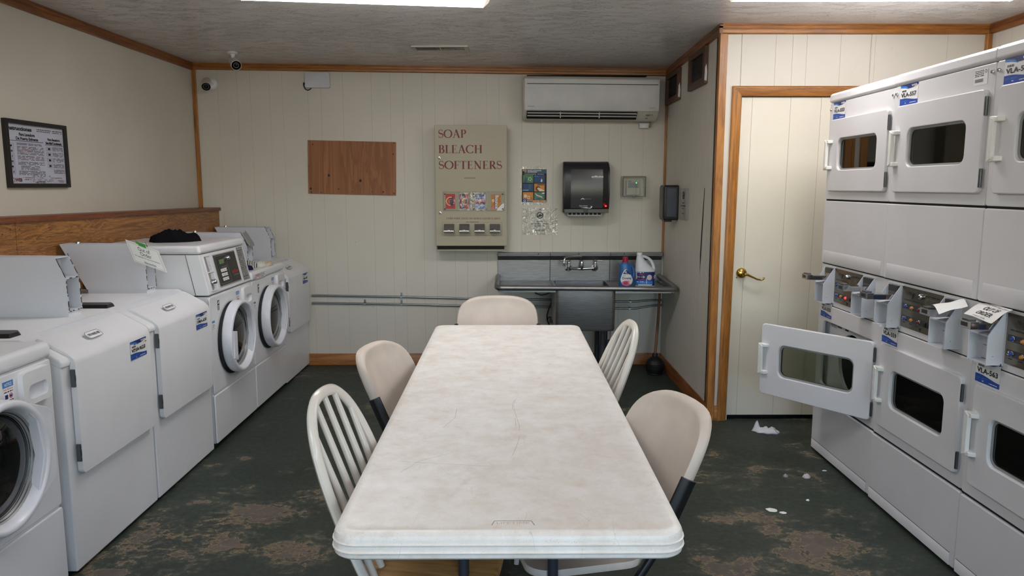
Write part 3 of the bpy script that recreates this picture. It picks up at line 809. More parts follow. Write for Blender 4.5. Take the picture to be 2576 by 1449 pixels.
# ================================================================== LAUNDRY MACHINES
def id_sticker(t, x0, x1, z0, z1, y, num, worn=False, name='id_sticker'):
    """white tag with dark wave on top and blue wave below, WEB mark, bar code, number"""
    w, h = x1-x0, z1-z0
    mb = MB(); mb.rect(x0, x1, z0, z1, y, 'white_ink')
    e = .0006
    mb.poly([(x0, z1), (x0, z1-h*.10)] + [(x0+w*i/10, z1-h*(.10+.17*math.sin(PI*min(1, i/10*1.05))**1.0*(i/10)**.5)) for i in range(1, 11)] + [(x1, z1)], y-e, 'navy')
    mb.poly([(x0, z1-h*.03), (x0, z1-h*.13), (x0+w*.25, z1-h*.16), (x0+w*.5, z1-h*.26), (x0+w*.35, z1-h*.10)], y-1.5*e, 'lightblue')
    mb.poly([(x0, z0), (x1, z0)] + [(x1-w*i/10, z0+h*(.20+.13*(.5-.5*math.cos(PI*min(1, i/8))))) for i in range(11)], y-e, 'blue')
    mb.text('WEB', x0+w*.64, z1-h*.16, h*.10, y-2*e, 'white_ink', w*.3, bold=.02)
    for i in range(9): mb.rect(x0+w*(.10+.028*i), x0+w*(.10+.028*i+(.012 if i % 3 else .02)), z0+h*.635, z0+h*.73, y-e, 'black_ink')
    mb.text(num, x0+w*.06, z0+h*.40, h*.19, y-2*e, 'black_ink', w*.86, bold=.025)
    mb.greek(x0+w*.06, x0+w*.5, z0+h*.19, h*.022, y-2*e, 'lightblue', 3); mb.greek(x0+w*.06, x0+w*.4, z0+h*.14, h*.022, y-2*e, 'lightblue', 4)
    mb.greek(x0+w*.3, x1-w*.08, z0+h*.07, h*.03, y-2*e, 'white_ink', 5)
    if worn:
        rnd = random.Random(4)
        for i in range(9):
            a, b_ = x0+w*rnd.uniform(0, 1), z0+h*rnd.uniform(.4, .8)
            mb.poly([(a, b_), (a+w*.1, b_+h*.02), (a+w*.07, b_+h*.07), (a-w*.02, b_+h*.04)], y-3*e, 'chip' if i % 2 else 'cream_ink')
    return mb.build(name, t)

def coin_box(t, x0, x1, yf, z0, seed=1, chips=True, h=.225, flap=False):
    """sheet metal coin meter housing standing on a machine top; open pockets at its front"""
    zk, zt = z0+h*.62, z0+h
    prof = [(yf, z0), (yf+.004, zk), (yf+.042, zt), (yf+.440, zt+.003), (yf+.315, z0)]
    mb = MB()
    mb.prism(prof, 'x', x0, x0+.004, 'steel_paint'); mb.prism(prof, 'x', x1-.004, x1, 'steel_paint')
    core = [(yf+.075, z0+.003), (yf+.075, zt-.003), (yf+.435, zt+.001), (yf+.31, z0+.003)]
    mb.prism(core, 'x', x0+.003, x1-.003, 'steel_paint')
    mb.prism([(yf+.042, zt-.004), (yf+.440, zt-.001), (yf+.439, zt+.0035), (yf+.042, zt+.0005)], 'x', x0+.0038, x1-.0038, 'steel_paint')
    mb.prism([(yf+.004, zk-.004), (yf+.09, zk-.002), (yf+.09, zk+.003), (yf+.004, zk)], 'x', x0+.003, x1-.003, 'steel_paint')
    mb.prism([(yf+.0005, z0+.0005), (yf+.09, z0+.0005), (yf+.09, z0+.004), (yf+.0005, z0+.004)], 'x', x0+.0038, x1-.0038, 'steel_paint')
    mb.prism([(yf+.0735, zk+.004), (yf+.0735, zt-.006), (yf+.076, zt-.006), (yf+.076, zk+.004)], 'x', x0+.006, x0+.05, 'plate_gray')
    if chips:
        rnd = random.Random(seed)
        def edge(p, q, xa):
            for i in range(14):
                a = rnd.random(); L = rnd.uniform(.004, .016)
                y = p[0]+(q[0]-p[0])*a; z = p[1]+(q[1]-p[1])*a
                dy, dz = q[0]-p[0], q[1]-p[1]; n_ = math.hypot(dy, dz); dy, dz = dy/n_*L, dz/n_*L
                k = rnd.uniform(.0006, .0022)
                mb.add([(xa, y, z), (xa, y+dy, z+dz), (xa, y+dy*.7+k, z+dz*.7), (xa, y+dy*.2+k*.8, z+dz*.2)], [(0, 1, 2, 3)], 'chip', False)
                mb.add([(xa-.0002, y-.0006, z), (xa+.0042, y-.0006, z), (xa+.0042, y+dy-.0006, z+dz), (xa-.0002, y+dy-.0006, z+dz)], [(0, 1, 2, 3)], 'chip', False)
        for xa in (x0-.0003, x1-.004):
            edge(prof[0], prof[1], xa); edge(prof[1], prof[2], xa)
        for i in range(5):
            xa = x0+rnd.uniform(0, x1-x0-.014); mb.add([(xa, yf-.0006, z0), (xa+.012, yf-.0006, z0), (xa+.012, yf-.0006, z0+.004), (xa, yf-.0006, z0+.004)], [(0, 1, 2, 3)], 'chip', False)
            xb = x0+rnd.uniform(0, x1-x0-.014); mb.add([(xb, yf+.0034, zk-.004), (xb+.01, yf+.0034, zk-.004), (xb+.01, yf+.0034, zk+.0005), (xb, yf+.0034, zk+.0005)], [(0, 1, 2, 3)], 'chip', False)
    cb = mb.build('coin_box', t)
    mb = MB(); mb.lathe([(.001, .014), (.009, .013), (.011, .006), (.011, 0)], 'chrome', o=((x0+x1)/2, yf+.37, zt), n=16); mb.build('lock_stud', cb)
    mb = MB(); mb.box(x0+.003, x1-.003, yf+.006, yf+.31, z0-.023, z0, 'steel_paint'); mb.build('box_base', cb)
    return cb

def slant_washer(name, label, Y0, w, num, dz=0., box_x=.415, worn=False, seed=1, opentxt=True):
    t = thing(name, label, 'washing machine', (-1.635, Y0, 0), PI/2, 'sloped front washers in the left row')
    zt = .918+dz; zb = zt-.09
    mb = MB(); mb.prism([(.002, .014), (.002, zb-.004), (.15, zt-.02), (.68, zt-.02), (.68, .014)], 'x', .003, w-.003, 'enamel'); mb.build('body', t, bevel=.006)
    mb = MB(); mb.prism([(.03, 0), (.03, .02), (.67, .02), (.67, 0)], 'x', .01, w-.01, 'dark'); mb.build('floor_gap_shade', t)  # black block stands in for the shaded gap down to the floor
    mb = MB(); mb.prism([(-.006, zb-.022), (-.006, zb+.002), (.005, zb+.013), (.147, zt), (.68, zt), (.68, zt-.026), (.158, zt-.026), (.012, zb-.022)], 'x', 0, w, 'enamel')
    mb.build('top_cover', t, bevel=.010, seg=3)
    # bent loading door over the slope and the front
    x0, x1 = .052, w-.032
    mb = MB()
    rows = [((-.022, .385), (-.001, .385), .020), ((-.0222, .3885), (-.001, .3885), .0105), ((-.0223, .395), (-.001, .395), .0042), ((-.0224, .405), (-.001, .405), 0.), ((-.024, zb-.016), (-.001, zb-.02), 0.), ((-.018, zb+.005), (.002, zb-.006), 0.), ((.005, zb+.026), (.016, zb+.008), 0.), ((.098, zt-.012), (.105, zt-.030), 0.), ((.112, zt-.008), (.112, zt-.030), 0.), ((.119, zt-.016), (.113, zt-.030), 0.)]
    mb.loft([[(x0+i_, p[0], p[1]), (x1-i_, p[0], p[1]), (x1-i_, q[0], q[1]), (x0+i_, q[0], q[1])] for p, q, i_ in rows], 'enamel')
    dr = mb.build('loading_door', t, bevel=.008, seg=3)
    mb = MB(); mb.prism([(.114, zt-.022), (.128, zt-.0085), (.150, zt+.0012), (.150, zt-.02), (.12, zt-.03)], 'x', x0+.06, x1-.02, 'steel_paint'); mb.build('finger_recess', t, bevel=.003)
    for z in (.47, .76+dz):
        mb = MB(); mb.box(x0-.007, x0+.001, -.021, -.004, z-.034, z+.034, 'hinge'); mb.box(x0-.0065, x0-.0005, -.0225, -.018, z-.012, z+.012, 'dark_gray'); mb.build('hinge', t, bevel=.002)
    id_sticker(dr, w-.215, w-.075, zb-.098, zb-.018, -.0254, num, worn)
    # badge on the slope
    sl = Matrix.Translation(((x0+x1)/2-.055, -.001+.035, zb+.026+.0315-.0045)) @ Matrix.Rotation(-math.atan2(.105, .080), 4, 'X')
    mb = MB(); mb.T = sl
    if opentxt:
        o = rr(-.052, .052, -.018, .018, .015); i_ = rr(-.0508, .0508, -.0168, .0168, .014)
        mb.frame(o, i_, -.0022, -.0018, 'black_ink'); mb.slab(o, -.0016, -.001, 'white_ink')
        mb.text('OPEN WASHER HERE', 0, -.006, .012, -.0024, 'black_ink', .082, 'C', bold=.02)
    mb.build('opening_sticker', dr)
    mb = MB(); mb.loft([[(a, y, z) for a, z in ((.018, zt-.002), (x_ , zt-.002), (x_-.016, zt+.016), (.026, zt+.016))] for y, x_ in ((.19, .088), (.215, .122), (.62, .122))], 'black_plastic'); mb.build('black_handle_strip', t, bevel=.004)
    coin_box(t, box_x, box_x+.100, .230, zt+.022, seed, True, .232)
    return t
slant_washer('sloped_washer', 'white washer with sloped door tagged VMA-628, nearest sloped one on the left', 2.685, .670, 'VMA-628', 0, .470, True, 1)
slant_washer('sloped_washer', 'white washer with sloped door tagged VMA-630 under the out of order sign', 3.362, .675, 'VMA-630', 0, .495, False, 2)
slant_washer('sloped_washer', 'white washer with sloped door in the far left corner beside the conduits', 5.432, .645, 'VMA-636', -.026, .485, False, 3)

def front_loader(name, label, Y0, w, console, tag_txt=None, near=False):
    t = thing(name, label, 'washing machine', (-1.635, Y0, 0), PI/2, 'front loading washers in the left row')
    zt = .868
    mb = MB(); mb.box(.003, w-.003, .004, .68, .03, zt, 'enamel'); mb.build('cabinet', t, bevel=.006)
    mb = MB(); mb.box(.02, w-.02, .03, .66, 0, .032, 'dark'); mb.build('floor_gap_shade', t)  # dark filler for the shade under the cabinet
    mb = MB(); mb.slab(rr(.0, w, .318, zt-.004, .012), -.004, .006, 'enamel'); mb.build('front_panel', t, bevel=.006, seg=3)
    mb = MB(); mb.slab(rr(.0, w, .032, .309, .010), -.006, .006, 'enamel'); mb.build('lower_panel', t, bevel=.008, seg=3)
    # door
    cx, cz = (.318, .592)
    mb = MB(); mb.lathe([(.15, -.004), (.208, -.005), (.214, -.009), (.214, -.013), (.205, -.016), (.15, -.016)], 'black_rubber', 'y', (cx-.026, 0, cz-.004), 48); mb.build('door_seal', t)
    mb = MB()
    mb.lathe([(.172, -.012), (.207, -.014), (.2135, -.020), (.2135, -.066), (.2095, -.073), (.202, -.076), (.193, -.075), (.187, -.069), (.180, -.045), (.176, -.020), (.172, -.012)], 'ring_white', 'y', (cx, 0, cz), 56, cap=False)
    # straight sided hand grip growing out of the right of the ring
    tabp = [(cx+.06, cz+.203), (cx+.215, cz+.135), (cx+.234, cz+.118), (cx+.240, cz-.095), (cx+.232, cz-.118), (cx+.115, cz-.178), (cx+.175, cz-.02), (cx+.15, cz+.11)]
    mb.prism(tabp, 'y', -.070, -.034, 'ring_white')
    ring = mb.build('door_ring', t, bevel=.004)
    mb = MB()
    mb.lathe([(.167, -.022), (.150, -.031), (.10, -.045), (.05, -.051), (.001, -.053)], 'black_glass', 'y', (cx, 0, cz), 48, cap=False); mb.build('door_glass', ring)
    mb = MB()
    mb.lathe([(.180, -.042), (.175, -.036), (.170, -.028), (.166, -.022)], 'plate_gray', 'y', (cx, 0, cz), 48, cap=False)
    for r_, y in ((.1735, -.0345), (.168, -.026)):
        mb.tube([(cx+r_*math.cos(a), y, cz+r_*math.sin(a)) for a in [2*PI*i/48 for i in range(48)]], .0016, 'hinge', 6, closed=True)
    mb.build('rim_line', ring)
    if console:
        mb = MB(); mb.prism([(cx-.185, cz-.10), (cx-.128, cz-.12), (cx-.128, cz+.05), (cx-.180, cz+.06)], 'y', -.079, -.040, 'ring_white'); mb.build('hinge_block', ring, bevel=.003)
    # soap drawer
    dx0, dx1, dz0, dz1 = w-.185, w-.030, .735, .852
    mb = MB(); mb.frame(rr(dx0, dx1, dz0, dz1, .016), rr(dx0+.03, dx1-.022, dz0+.02, dz0+.068, .02), -.022, -.002, 'plastic_white')
    mb.slab(rr(dx0+.02, dx1-.015, dz0+.01, dz0+.072, .012), -.006, -.003, 'ring_white')
    dw = mb.build('soap_drawer', t, bevel=.004)
    # stickers
    mb = MB(); x0 = dx0-.09 if not near else dx0-.075
    z1 = .842; W = .052
    mb.rect(x0, x0+W, z1-.095, z1, -.0046, 'white_ink'); mb.rect(x0, x0+W, z1-.020, z1, -.0050, 'lightblue'); mb.text('NOTICE', x0+W/2, z1-.0155, .010, -.0054, 'white_ink', W*.7, 'C', bold=.02)
    mb.text('High-Efficiency', x0+W/2, z1-.029, .0055, -.005, 'red', W*.9, 'C')
    for i, z in enumerate((z1-.037, z1-.066, z1-.074, z1-.082, z1-.090)): mb.greek(x0+.004, x0+W-.004, z, .0032, -.005, 'black_ink', i)
    mb.box(x0+.008, x0+.022, -.0052, -.005, z1-.058, z1-.044, 'navy'); mb.ringf(x0+.037, z1-.050, .006, .0085, -.0052, 'red', 16); mb.rect(x0+.032, x0+.042, z1-.054, z1-.047, -.005, 'navy')
    mb.build('notice_sticker', t)
    mb = MB(); ex = .105
    mb.rect(ex, ex+.03, .775, .835, -.0048, 'white_ink'); mb.rect(ex+.002, ex+.028, .777, .833, -.0052, 'black_ink')
    for i in range(4): mb.rect(ex+.005, ex+.025, .781+i*.007, .784+i*.007, -.0056, 'white_ink')
    mb.poly([(ex+.006, .814), (ex+.014, .829), (ex+.024, .826), (ex+.020, .812)], -.0056, 'white_ink'); mb.build('energy_sticker', t)
    mb = MB(); mb.rect(.018, .055, .675, .73, -.0048, 'white_ink'); mb.rect(.018, .055, .718, .73, -.0052, 'lightblue')
    for i in range(4): mb.greek(.021, .052, .682+i*.008, .003, -.0052, 'gray_ink', i+9)
    mb.build('small_notice_sticker', t)
    if console:
        zc = .875; zs = 1.10; ys = .045
        mb = MB(); mb.prism([(.0, zc), (-.006, zc+.006), (ys-.004, zs), (.66, zs), (.66, zc)], 'x', .0, w, 'enamel')
        con = mb.build('console', t, bevel=.008, seg=3)
        mb = MB(); mb.prism([(.068, zc+.004), (.068+.0, zc), (.070, zc), (.115, zs), (.113, zs)], 'x', -.0015, .002, 'chip'); mb.build('seam', con)
        mb = MB(); mb.prism([(ys-.016, zs+.002), (ys-.010, zs+.050), (.665, zs+.046), (.665, zs+.002)], 'x', -.006, w+.006, 'enamel'); mb.build('console_top', con, bevel=.018, seg=4)
        ang = math.atan2(ys+.004, zs-zc)
        T = Matrix.Translation((0, -.0062, zc+.006)) @ Matrix.Rotation(-ang, 4, 'X')     # local z runs up the sloped fascia
        H = math.hypot(ys, zs-zc)
        mb = MB(); mb.T = T
        # coin pocket
        def pocket(xa, xb, za, zb):
            mb.frame(rr(xa-.006, xb+.006, za-.006, zb+.006, .006, 3), rr(xa, xb, za, zb, .003, 3), -.005, .002, 'enamel')
            mb.rect(xa, xb, za, zb, -.0006, 'steel_paint')
        pocket(.045, .13, .018, H-.022)
        mb.box(.045, .13, -.006, 0, H*.50, H*.53, 'enamel')
        mb.poly([(.045, H*.53), (.085, H*.53), (.075, H-.022), (.045, H-.022)], -.0012, 'plate_gray'); mb.poly([(.045, .018), (.075, .018), (.085, H*.5), (.045, H*.5)], -.0012, 'plate_gray')
        for i in range(9): mb.disc(.093+.008*(i % 3), .04+.022*(i // 3)+.0*i, .0016, -.0014, 'gray_ink', 6); mb.disc(.095+.008*(i % 3), .135+.02*(i // 3), .0016, -.0014, 'gray_ink', 6)
        mb.build('coin_pocket', con)
        mb = MB(); mb.T = T; mb.lathe([(.001, -.032), (.010, -.031), (.014, -.025), (.015, -.01), (.016, 0)], 'chrome', 'y', (.068, 0, .062), 20); mb.build('lock', con)
        # black display panel
        mb = MB(); mb.T = T; pa, pb, qa, qb = .178, .505, .025, H-.028
        mb.slab(rr(pa-.007, pb+.004, qa-.008, qb+.006, .003, 3), -.002, .001, 'plate_gray'); mb.slab(rr(pa, pb, qa, qb, .003, 3), -.004, 0, 'black_plastic'); mb.build('display_panel', con)
        e = -.0046
        dp = con.children[-1]
        mb = MB(); mb.T = T
        mb.frame(rr(pa+.008, pa+.175, qa+.008, qb-.006, .003, 3), rr(pa+.0095, pa+.1735, qa+.0095, qb-.0075, .002, 3), e, e+.0003, 'plate_gray')
        mb.rect(pa+.055, pa+.13, qb-.055, qb-.030, e, 'lcd'); mb.rect(pa+.055, pa+.08, qb-.055, qb-.030, e-.0004, 'green')
        for i in range(4):
            for j in range(2): mb.greek(pa+.08+i*.022, pa+.094+i*.022, qb-.075-j*.009, .0035, e, 'plate_gray', i+j)
        mb.text('SpeedQueen', pb-.12, qa+.052, .018, e, 'red', .10, bold=.01, shear=.2); mb.text('Commercial', pb-.105, qa+.034, .011, e, 'plate_gray', .085)
        mb.build('panel_print', dp)
        for r_ in range(3):
            for c_ in range(3):
                x, z = pa+.052+c_*.030, qa+.075-r_*.026
                mb = MB(); mb.T = T; mb.slab(rr(x, x+.021, z, z+.018, .003, 3), -.0075, -.004, 'plastic_ivory'); mb.greek(x+.004, x+.018, z+.007, .003, -.008, 'gray_ink', r_+c_); mb.build('key_button', dp)
        mb = MB(); mb.T = T; mb.lathe([(.001, -.018), (.010, -.017), (.013, -.012), (.014, -.003)], 'chrome', 'y', (pa+.195, 0, qb-.03), 20); mb.build('coin_knob', dp)
        mb = MB(); mb.T = T; mb.rect(.553, .655, .012, H-.012, -.0012, 'black_ink'); mb.rect(.555, .653, .014, H-.014, -.0016, 'plate_gray')
        for i in range(17):
            z = H-.034-i*.0110
            mb.greek(.56 if i % 5 == 0 else .566, .64 if i % 5 == 0 else .625, z, .0045 if i % 5 == 0 else .003, -.002, 'black_ink', i)
            if i % 4 == 2: mb.rect(.557, .651, z-.004, z-.0032, -.002, 'black_ink')
        mb.build('instruction_plate', con)
    else:
        mb = MB(); mb.prism([(-.008, zt+.002), (-.010, zt+.040), (.0, zt+.058), (.68, zt+.058), (.68, zt+.002)], 'x', -.003, w+.003, 'enamel'); top = mb.build('top_cover', t, bevel=.014, seg=4)
        if tag_txt:
            mb = MB(); e = -.0114; mb.rect(.05, .25, zt+.006, zt+.040, e, 'white_ink'); mb.ringf(.064, zt+.022, .009, .013, e-.0004, 'red', 16)
            mb.text(tag_txt[0], .074, zt+.018, .018, e-.0004, 'red', .065, bold=.02, shear=.2); mb.text(tag_txt[1], .146, zt+.018, .018, e-.0004, 'black_ink', .095)
            mb.greek(.12, .24, zt+.010, .0035, e-.0004, 'gray_ink', 3); mb.build('name_sticker', top)
    return t
front_loader('front_loading_washer', 'white front loading washer cut off by the left edge of the photo', 1.948, .672, False, None, True)
front_loader('front_loading_washer', 'white front loading washer with black keypad console and black cloth on top', 4.062, .676, True)
fl2 = front_loader('front_loading_washer', 'white front loading washer without keypad console, crumpled socks on its top', 4.748, .672, False, ('ORISIS', 'ICE AC'))
cb = coin_box(fl2, .30, .402, .115, .935, 5, True, .222)
mb = MB(); mb.prism([(.121, .935+.145), (.158, .935+.214), (.152, .935+.226), (.105, .935+.15), (.100, .935+.13)], 'x', .31, .40, 'plate_gray'); mb.build('grey_flap', cb, bevel=.003)

# ------------------------------------------------------------------ stacked dryers (right)
def bar_handle(t, x, z0, z1, name='handle'):
    mb = MB()
    d = .050
    mb.loft([[(x-.011, -d, z0), (x+.012, -d, z0+.012), (x+.012, -d, z1-.012), (x-.011, -d, z1)], [(x-.011, -d+.016, z0), (x+.012, -d+.016, z0+.012), (x+.012, -d+.016, z1-.012), (x-.011, -d+.016, z1)]], 'plastic_ivory')
    for za, zb in ((z0, z0+.024), (z1-.024, z1)):
        mb.loft([[(x-.011, -d+.004, za), (x+.026, -d+.004, za+.004), (x+.026, -d+.004, zb-.004), (x-.011, -d+.004, zb)], [(x+.01, .002, za+.002), (x+.05, .002, za+.004), (x+.05, .002, zb-.004), (x+.01, .002, zb-.002)]], 'plastic_ivory')
    return mb.build(name, t, bevel=.003)
def dryer_door(t, z0, z1, w, glassmat, name='door', ang=0., dz=0.):
    """door hinged on its right edge; built around the hinge line"""
    hx = w-.030; x0 = .046
    piv = bpy.data.objects.new('door', None) if False else None
    mb = MB()
    T = Matrix.Translation((hx, -.012, dz)) @ Matrix.Rotation(ang, 4, 'Z') @ Matrix.Translation((-hx, .012, 0))
    mb.T = T
    wz0, wz1 = z0+.108, z1-.100
    mb.frame(rr(x0, hx, z0, z1, .018), rr(.152, .560, wz0, wz1, .035), -.024, .0, 'enamel2')
    d = mb.build(name, t, bevel=.006, seg=3)
    mb = MB(); mb.T = T
    mb.frame(rr(.148, .564, wz0-.004, wz1+.004, .036), rr(.160, .552, wz0+.008, wz1-.008, .03), -.012, .004, 'plate_gray'); mb.build('window_gasket', d)
    mb = MB(); mb.T = T; mb.slab(rr(.150, .562, wz0-.002, wz1+.002, .035), -.008, -.005, glassmat); mb.build('window_glass', d)
    h = bar_handle(d, .058, z0+.108, z1-.102)
    h.data.transform(T)
    for z in (z0+.055, z1-.06):
        mb = MB(); mb.T = T
        mb.tube([(hx+.004, -.018, z-.034), (hx+.004, -.018, z+.034)], .0048, 'hinge', 10); mb.box(hx+.001, hx+.005, -.0235, -.012, z-.033, z+.033, 'hinge'); mb.build('hinge', d)
    return d
def meter(t, x0, x1, slide_out=.07, tray='dark', seed=0, lock=False):
    yb, yf = -.002, -.060
    z0, zk, zt = .856, .960, 1.050
    prof = [(yb, z0), (yf, z0), (yf, zk), (yb, zt)]
    mb = MB()
    mb.prism(prof, 'x', x0, x0+.0035, 'steel_paint'); mb.prism(prof, 'x', x1-.0035, x1, 'steel_paint')
    mb.prism([(yf+.0005, z0+.0005), (yb, z0+.0005), (yb, z0+.004), (yf+.0005, z0+.004)], 'x', x0+.0033, x1-.0033, 'steel_paint')
    mb.prism([(yf+.001, zk-.004), (yb, zk+.004), (yb, zk+.008), (yf+.001, zk)], 'x', x0+.0033, x1-.0033, 'steel_paint')
    mb.prism([(yb-.006, zt-.004), (yb+.006, zt-.002), (yb+.006, zt+.002), (yb-.003, zt)], 'x', x0-.004, x1+.02, 'enamel2')
    mb.box(x0+.002, x1-.002, yb-.004, yb, z0+.002, zt-.003, 'steel_paint')
    mb.add([(x0+.003, yb-.0045, z0+.052), (x1-.003, yb-.0045, z0+.052), (x1-.003, yb-.0045, z0+.054), (x0+.003, yb-.0045, z0+.054)], [(0, 1, 2, 3)], 'gray_ink', False)
    mb.add([(x1+.0004, yf+.02, z0+.03), (x1+.0004, yf+.0228, z0+.03), (x1+.0004, yf+.0228, z0+.0328), (x1+.0004, yf+.02, z0+.0328)], [(0, 1, 2, 3)], 'gray_ink', False)
    b_ = mb.build('coin_meter', t)
    # slide mechanism: plate with a coin grille, and the tray reaching out
    mb = MB(); mb.box(x0+.03, x1-.006, -.022, -.006, 1.000, 1.040, 'dark_gray')
    for i in range(9): mb.box(x0+.034+i*.0075, x0+.039+i*.0075, -.024, -.021, 1.002, 1.014, 'chrome')
    mb.build('slide_plate', b_)
    mb = MB(); yo = yf-slide_out; xm = (x0+x1)/2+.012
    mb.loft([[(xm-.032, y, za), (xm+.032, y, za), (xm+.032, y, zb), (xm-.032, y, zb)] for y, za, zb in ((-.006, .978, 1.002), (yo+.03, .980, 1.004))], 'chrome')
    mb.box(xm-.033, xm+.033, yf-.004, yo+.028, .981, .9985, tray)
    mb.box(xm-.034, xm+.034, yo, yo+.03, .981, 1.008, 'chrome'); mb.box(xm-.020, xm+.018, yo-.001, yo+.001, .988, 1.003, 'dark_gray'); mb.box(xm-.02, xm+.02, yo+.002, yo+.028, 1.008, 1.014, 'hinge')
    mb.build('coin_slide', b_, bevel=.0015)
    if lock:
        mb = MB(); mb.lathe([(.001, -.014), (.011, -.013), (.014, -.006), (.014, 0)], 'chrome', 'y', (x1-.03, yb-.004, z0+.062), 20); mb.slab(rr(x1-.043, x1-.017, z0+.006, z0+.045, .004, 3), yb-.012, yb-.003, 'chrome')
        mb.poly([(x1-.034, z0+.056), (x1-.026, z0+.056), (x1-.03, z0+.066)], yb-.0185, 'black_ink'); mb.build('coin_lock', b_)
    return b_
def control_panel(t, seed, lit=False):
    mb = MB(); x0, x1, z0, z1 = .172, .475, .868, 1.044
    mb.slab(rr(x0, x1, z0, z1, .004, 3), -.006, .002, 'control'); p = mb.build('control_panel', t)
    e = -.0064; mb = MB()
    for z in (.948, .896): mb.rect(x0+.008, x1-.004, z, z+.024, e, 'dark_gray')
    mb.text('Whirlpool', x0+.05, 1.012, .015, e, 'black_ink', .055, bold=.0, shear=.25)
    mb.tube([(x0+.075, e, .998), (x0+.088, e, 1.004), (x0+.092, e, 1.026), (x0+.087, e, 1.022), (x0+.083, e, 1.0)], .0006, 'black_ink', 4)
    mb.text('WORLD LEADER IN LAUNDRY PRODUCTS', x0+.018, .986, .0055, e, 'black_ink', .125, bold=.01)
    mb.text('OPERATING INSTRUCTIONS', x0+.175, 1.022, .006, e, 'black_ink', .105, bold=.01)
    for i in range(6): mb.greek(x0+.178, x0+.275, 1.012-i*.0075, .0028, e, 'gray_ink', i+seed)
    mb.poly([(x0+.148, .977), (x0+.161, .977), (x0+.1545, .992)], e, 'black_ink'); mb.poly([(x0+.148, .885), (x0+.166, .885), (x0+.157, .869)], e, 'black_ink')
    for i in range(3): mb.greek(x0+.02+i*.05, x0+.04+i*.05, .888, .003, e, 'black_ink', i)
    mb.text('THEN', x0+.1545, .979, .003, e-.0004, 'white_ink', .008, 'C')
    mb.poly([(x0+.014, .910), (x0+.022, .904), (x0+.022, .916)], e-.0004, 'white_ink'); mb.greek(x0+.012, x0+.024, .900, .003, e-.0004, 'white_ink', 5)
    mb.build('panel_print', p)
    mb = MB(); mb.lathe([(.001, -.016), (.008, -.0155), (.0105, -.011), (.0115, -.005), (.0115, 0)], 'chrome', 'y', (x0+.155, -.006, 1.018), 24); mb.disc(x0+.155, 1.018, .005, -.0225, 'dark_gray', 12); mb.build('lock_knob', p)
    for r_, z in enumerate((.960, .908)):
        for c_, (x, m_) in enumerate(((x0+.038, 'blue'), (x0+.090, 'orange'), (x0+.145, 'maroon'))):
            mm = 'lamp_red' if (lit and r_ == 1 and c_ == 2) else m_
            mb = MB(); mb.lathe([(.001, -.011), (.0045, -.0105), (.0062, -.008), (.0068, 0)], mm, 'y', (x, -.006, z), 20)
            mb.lathe([(.0068, -.003), (.0088, -.002), (.0088, 0)], 'chrome', 'y', (x, -.006, z), 20, cap=False); mb.build('push_button', p)
    for k in range(3):
        mb = MB(); mb.box(x0+.195+k*.024, x0+.212+k*.024, -.018, -.006, .898, .918, 'black_plastic'); mb.build('rocker_switch', p, bevel=.002)
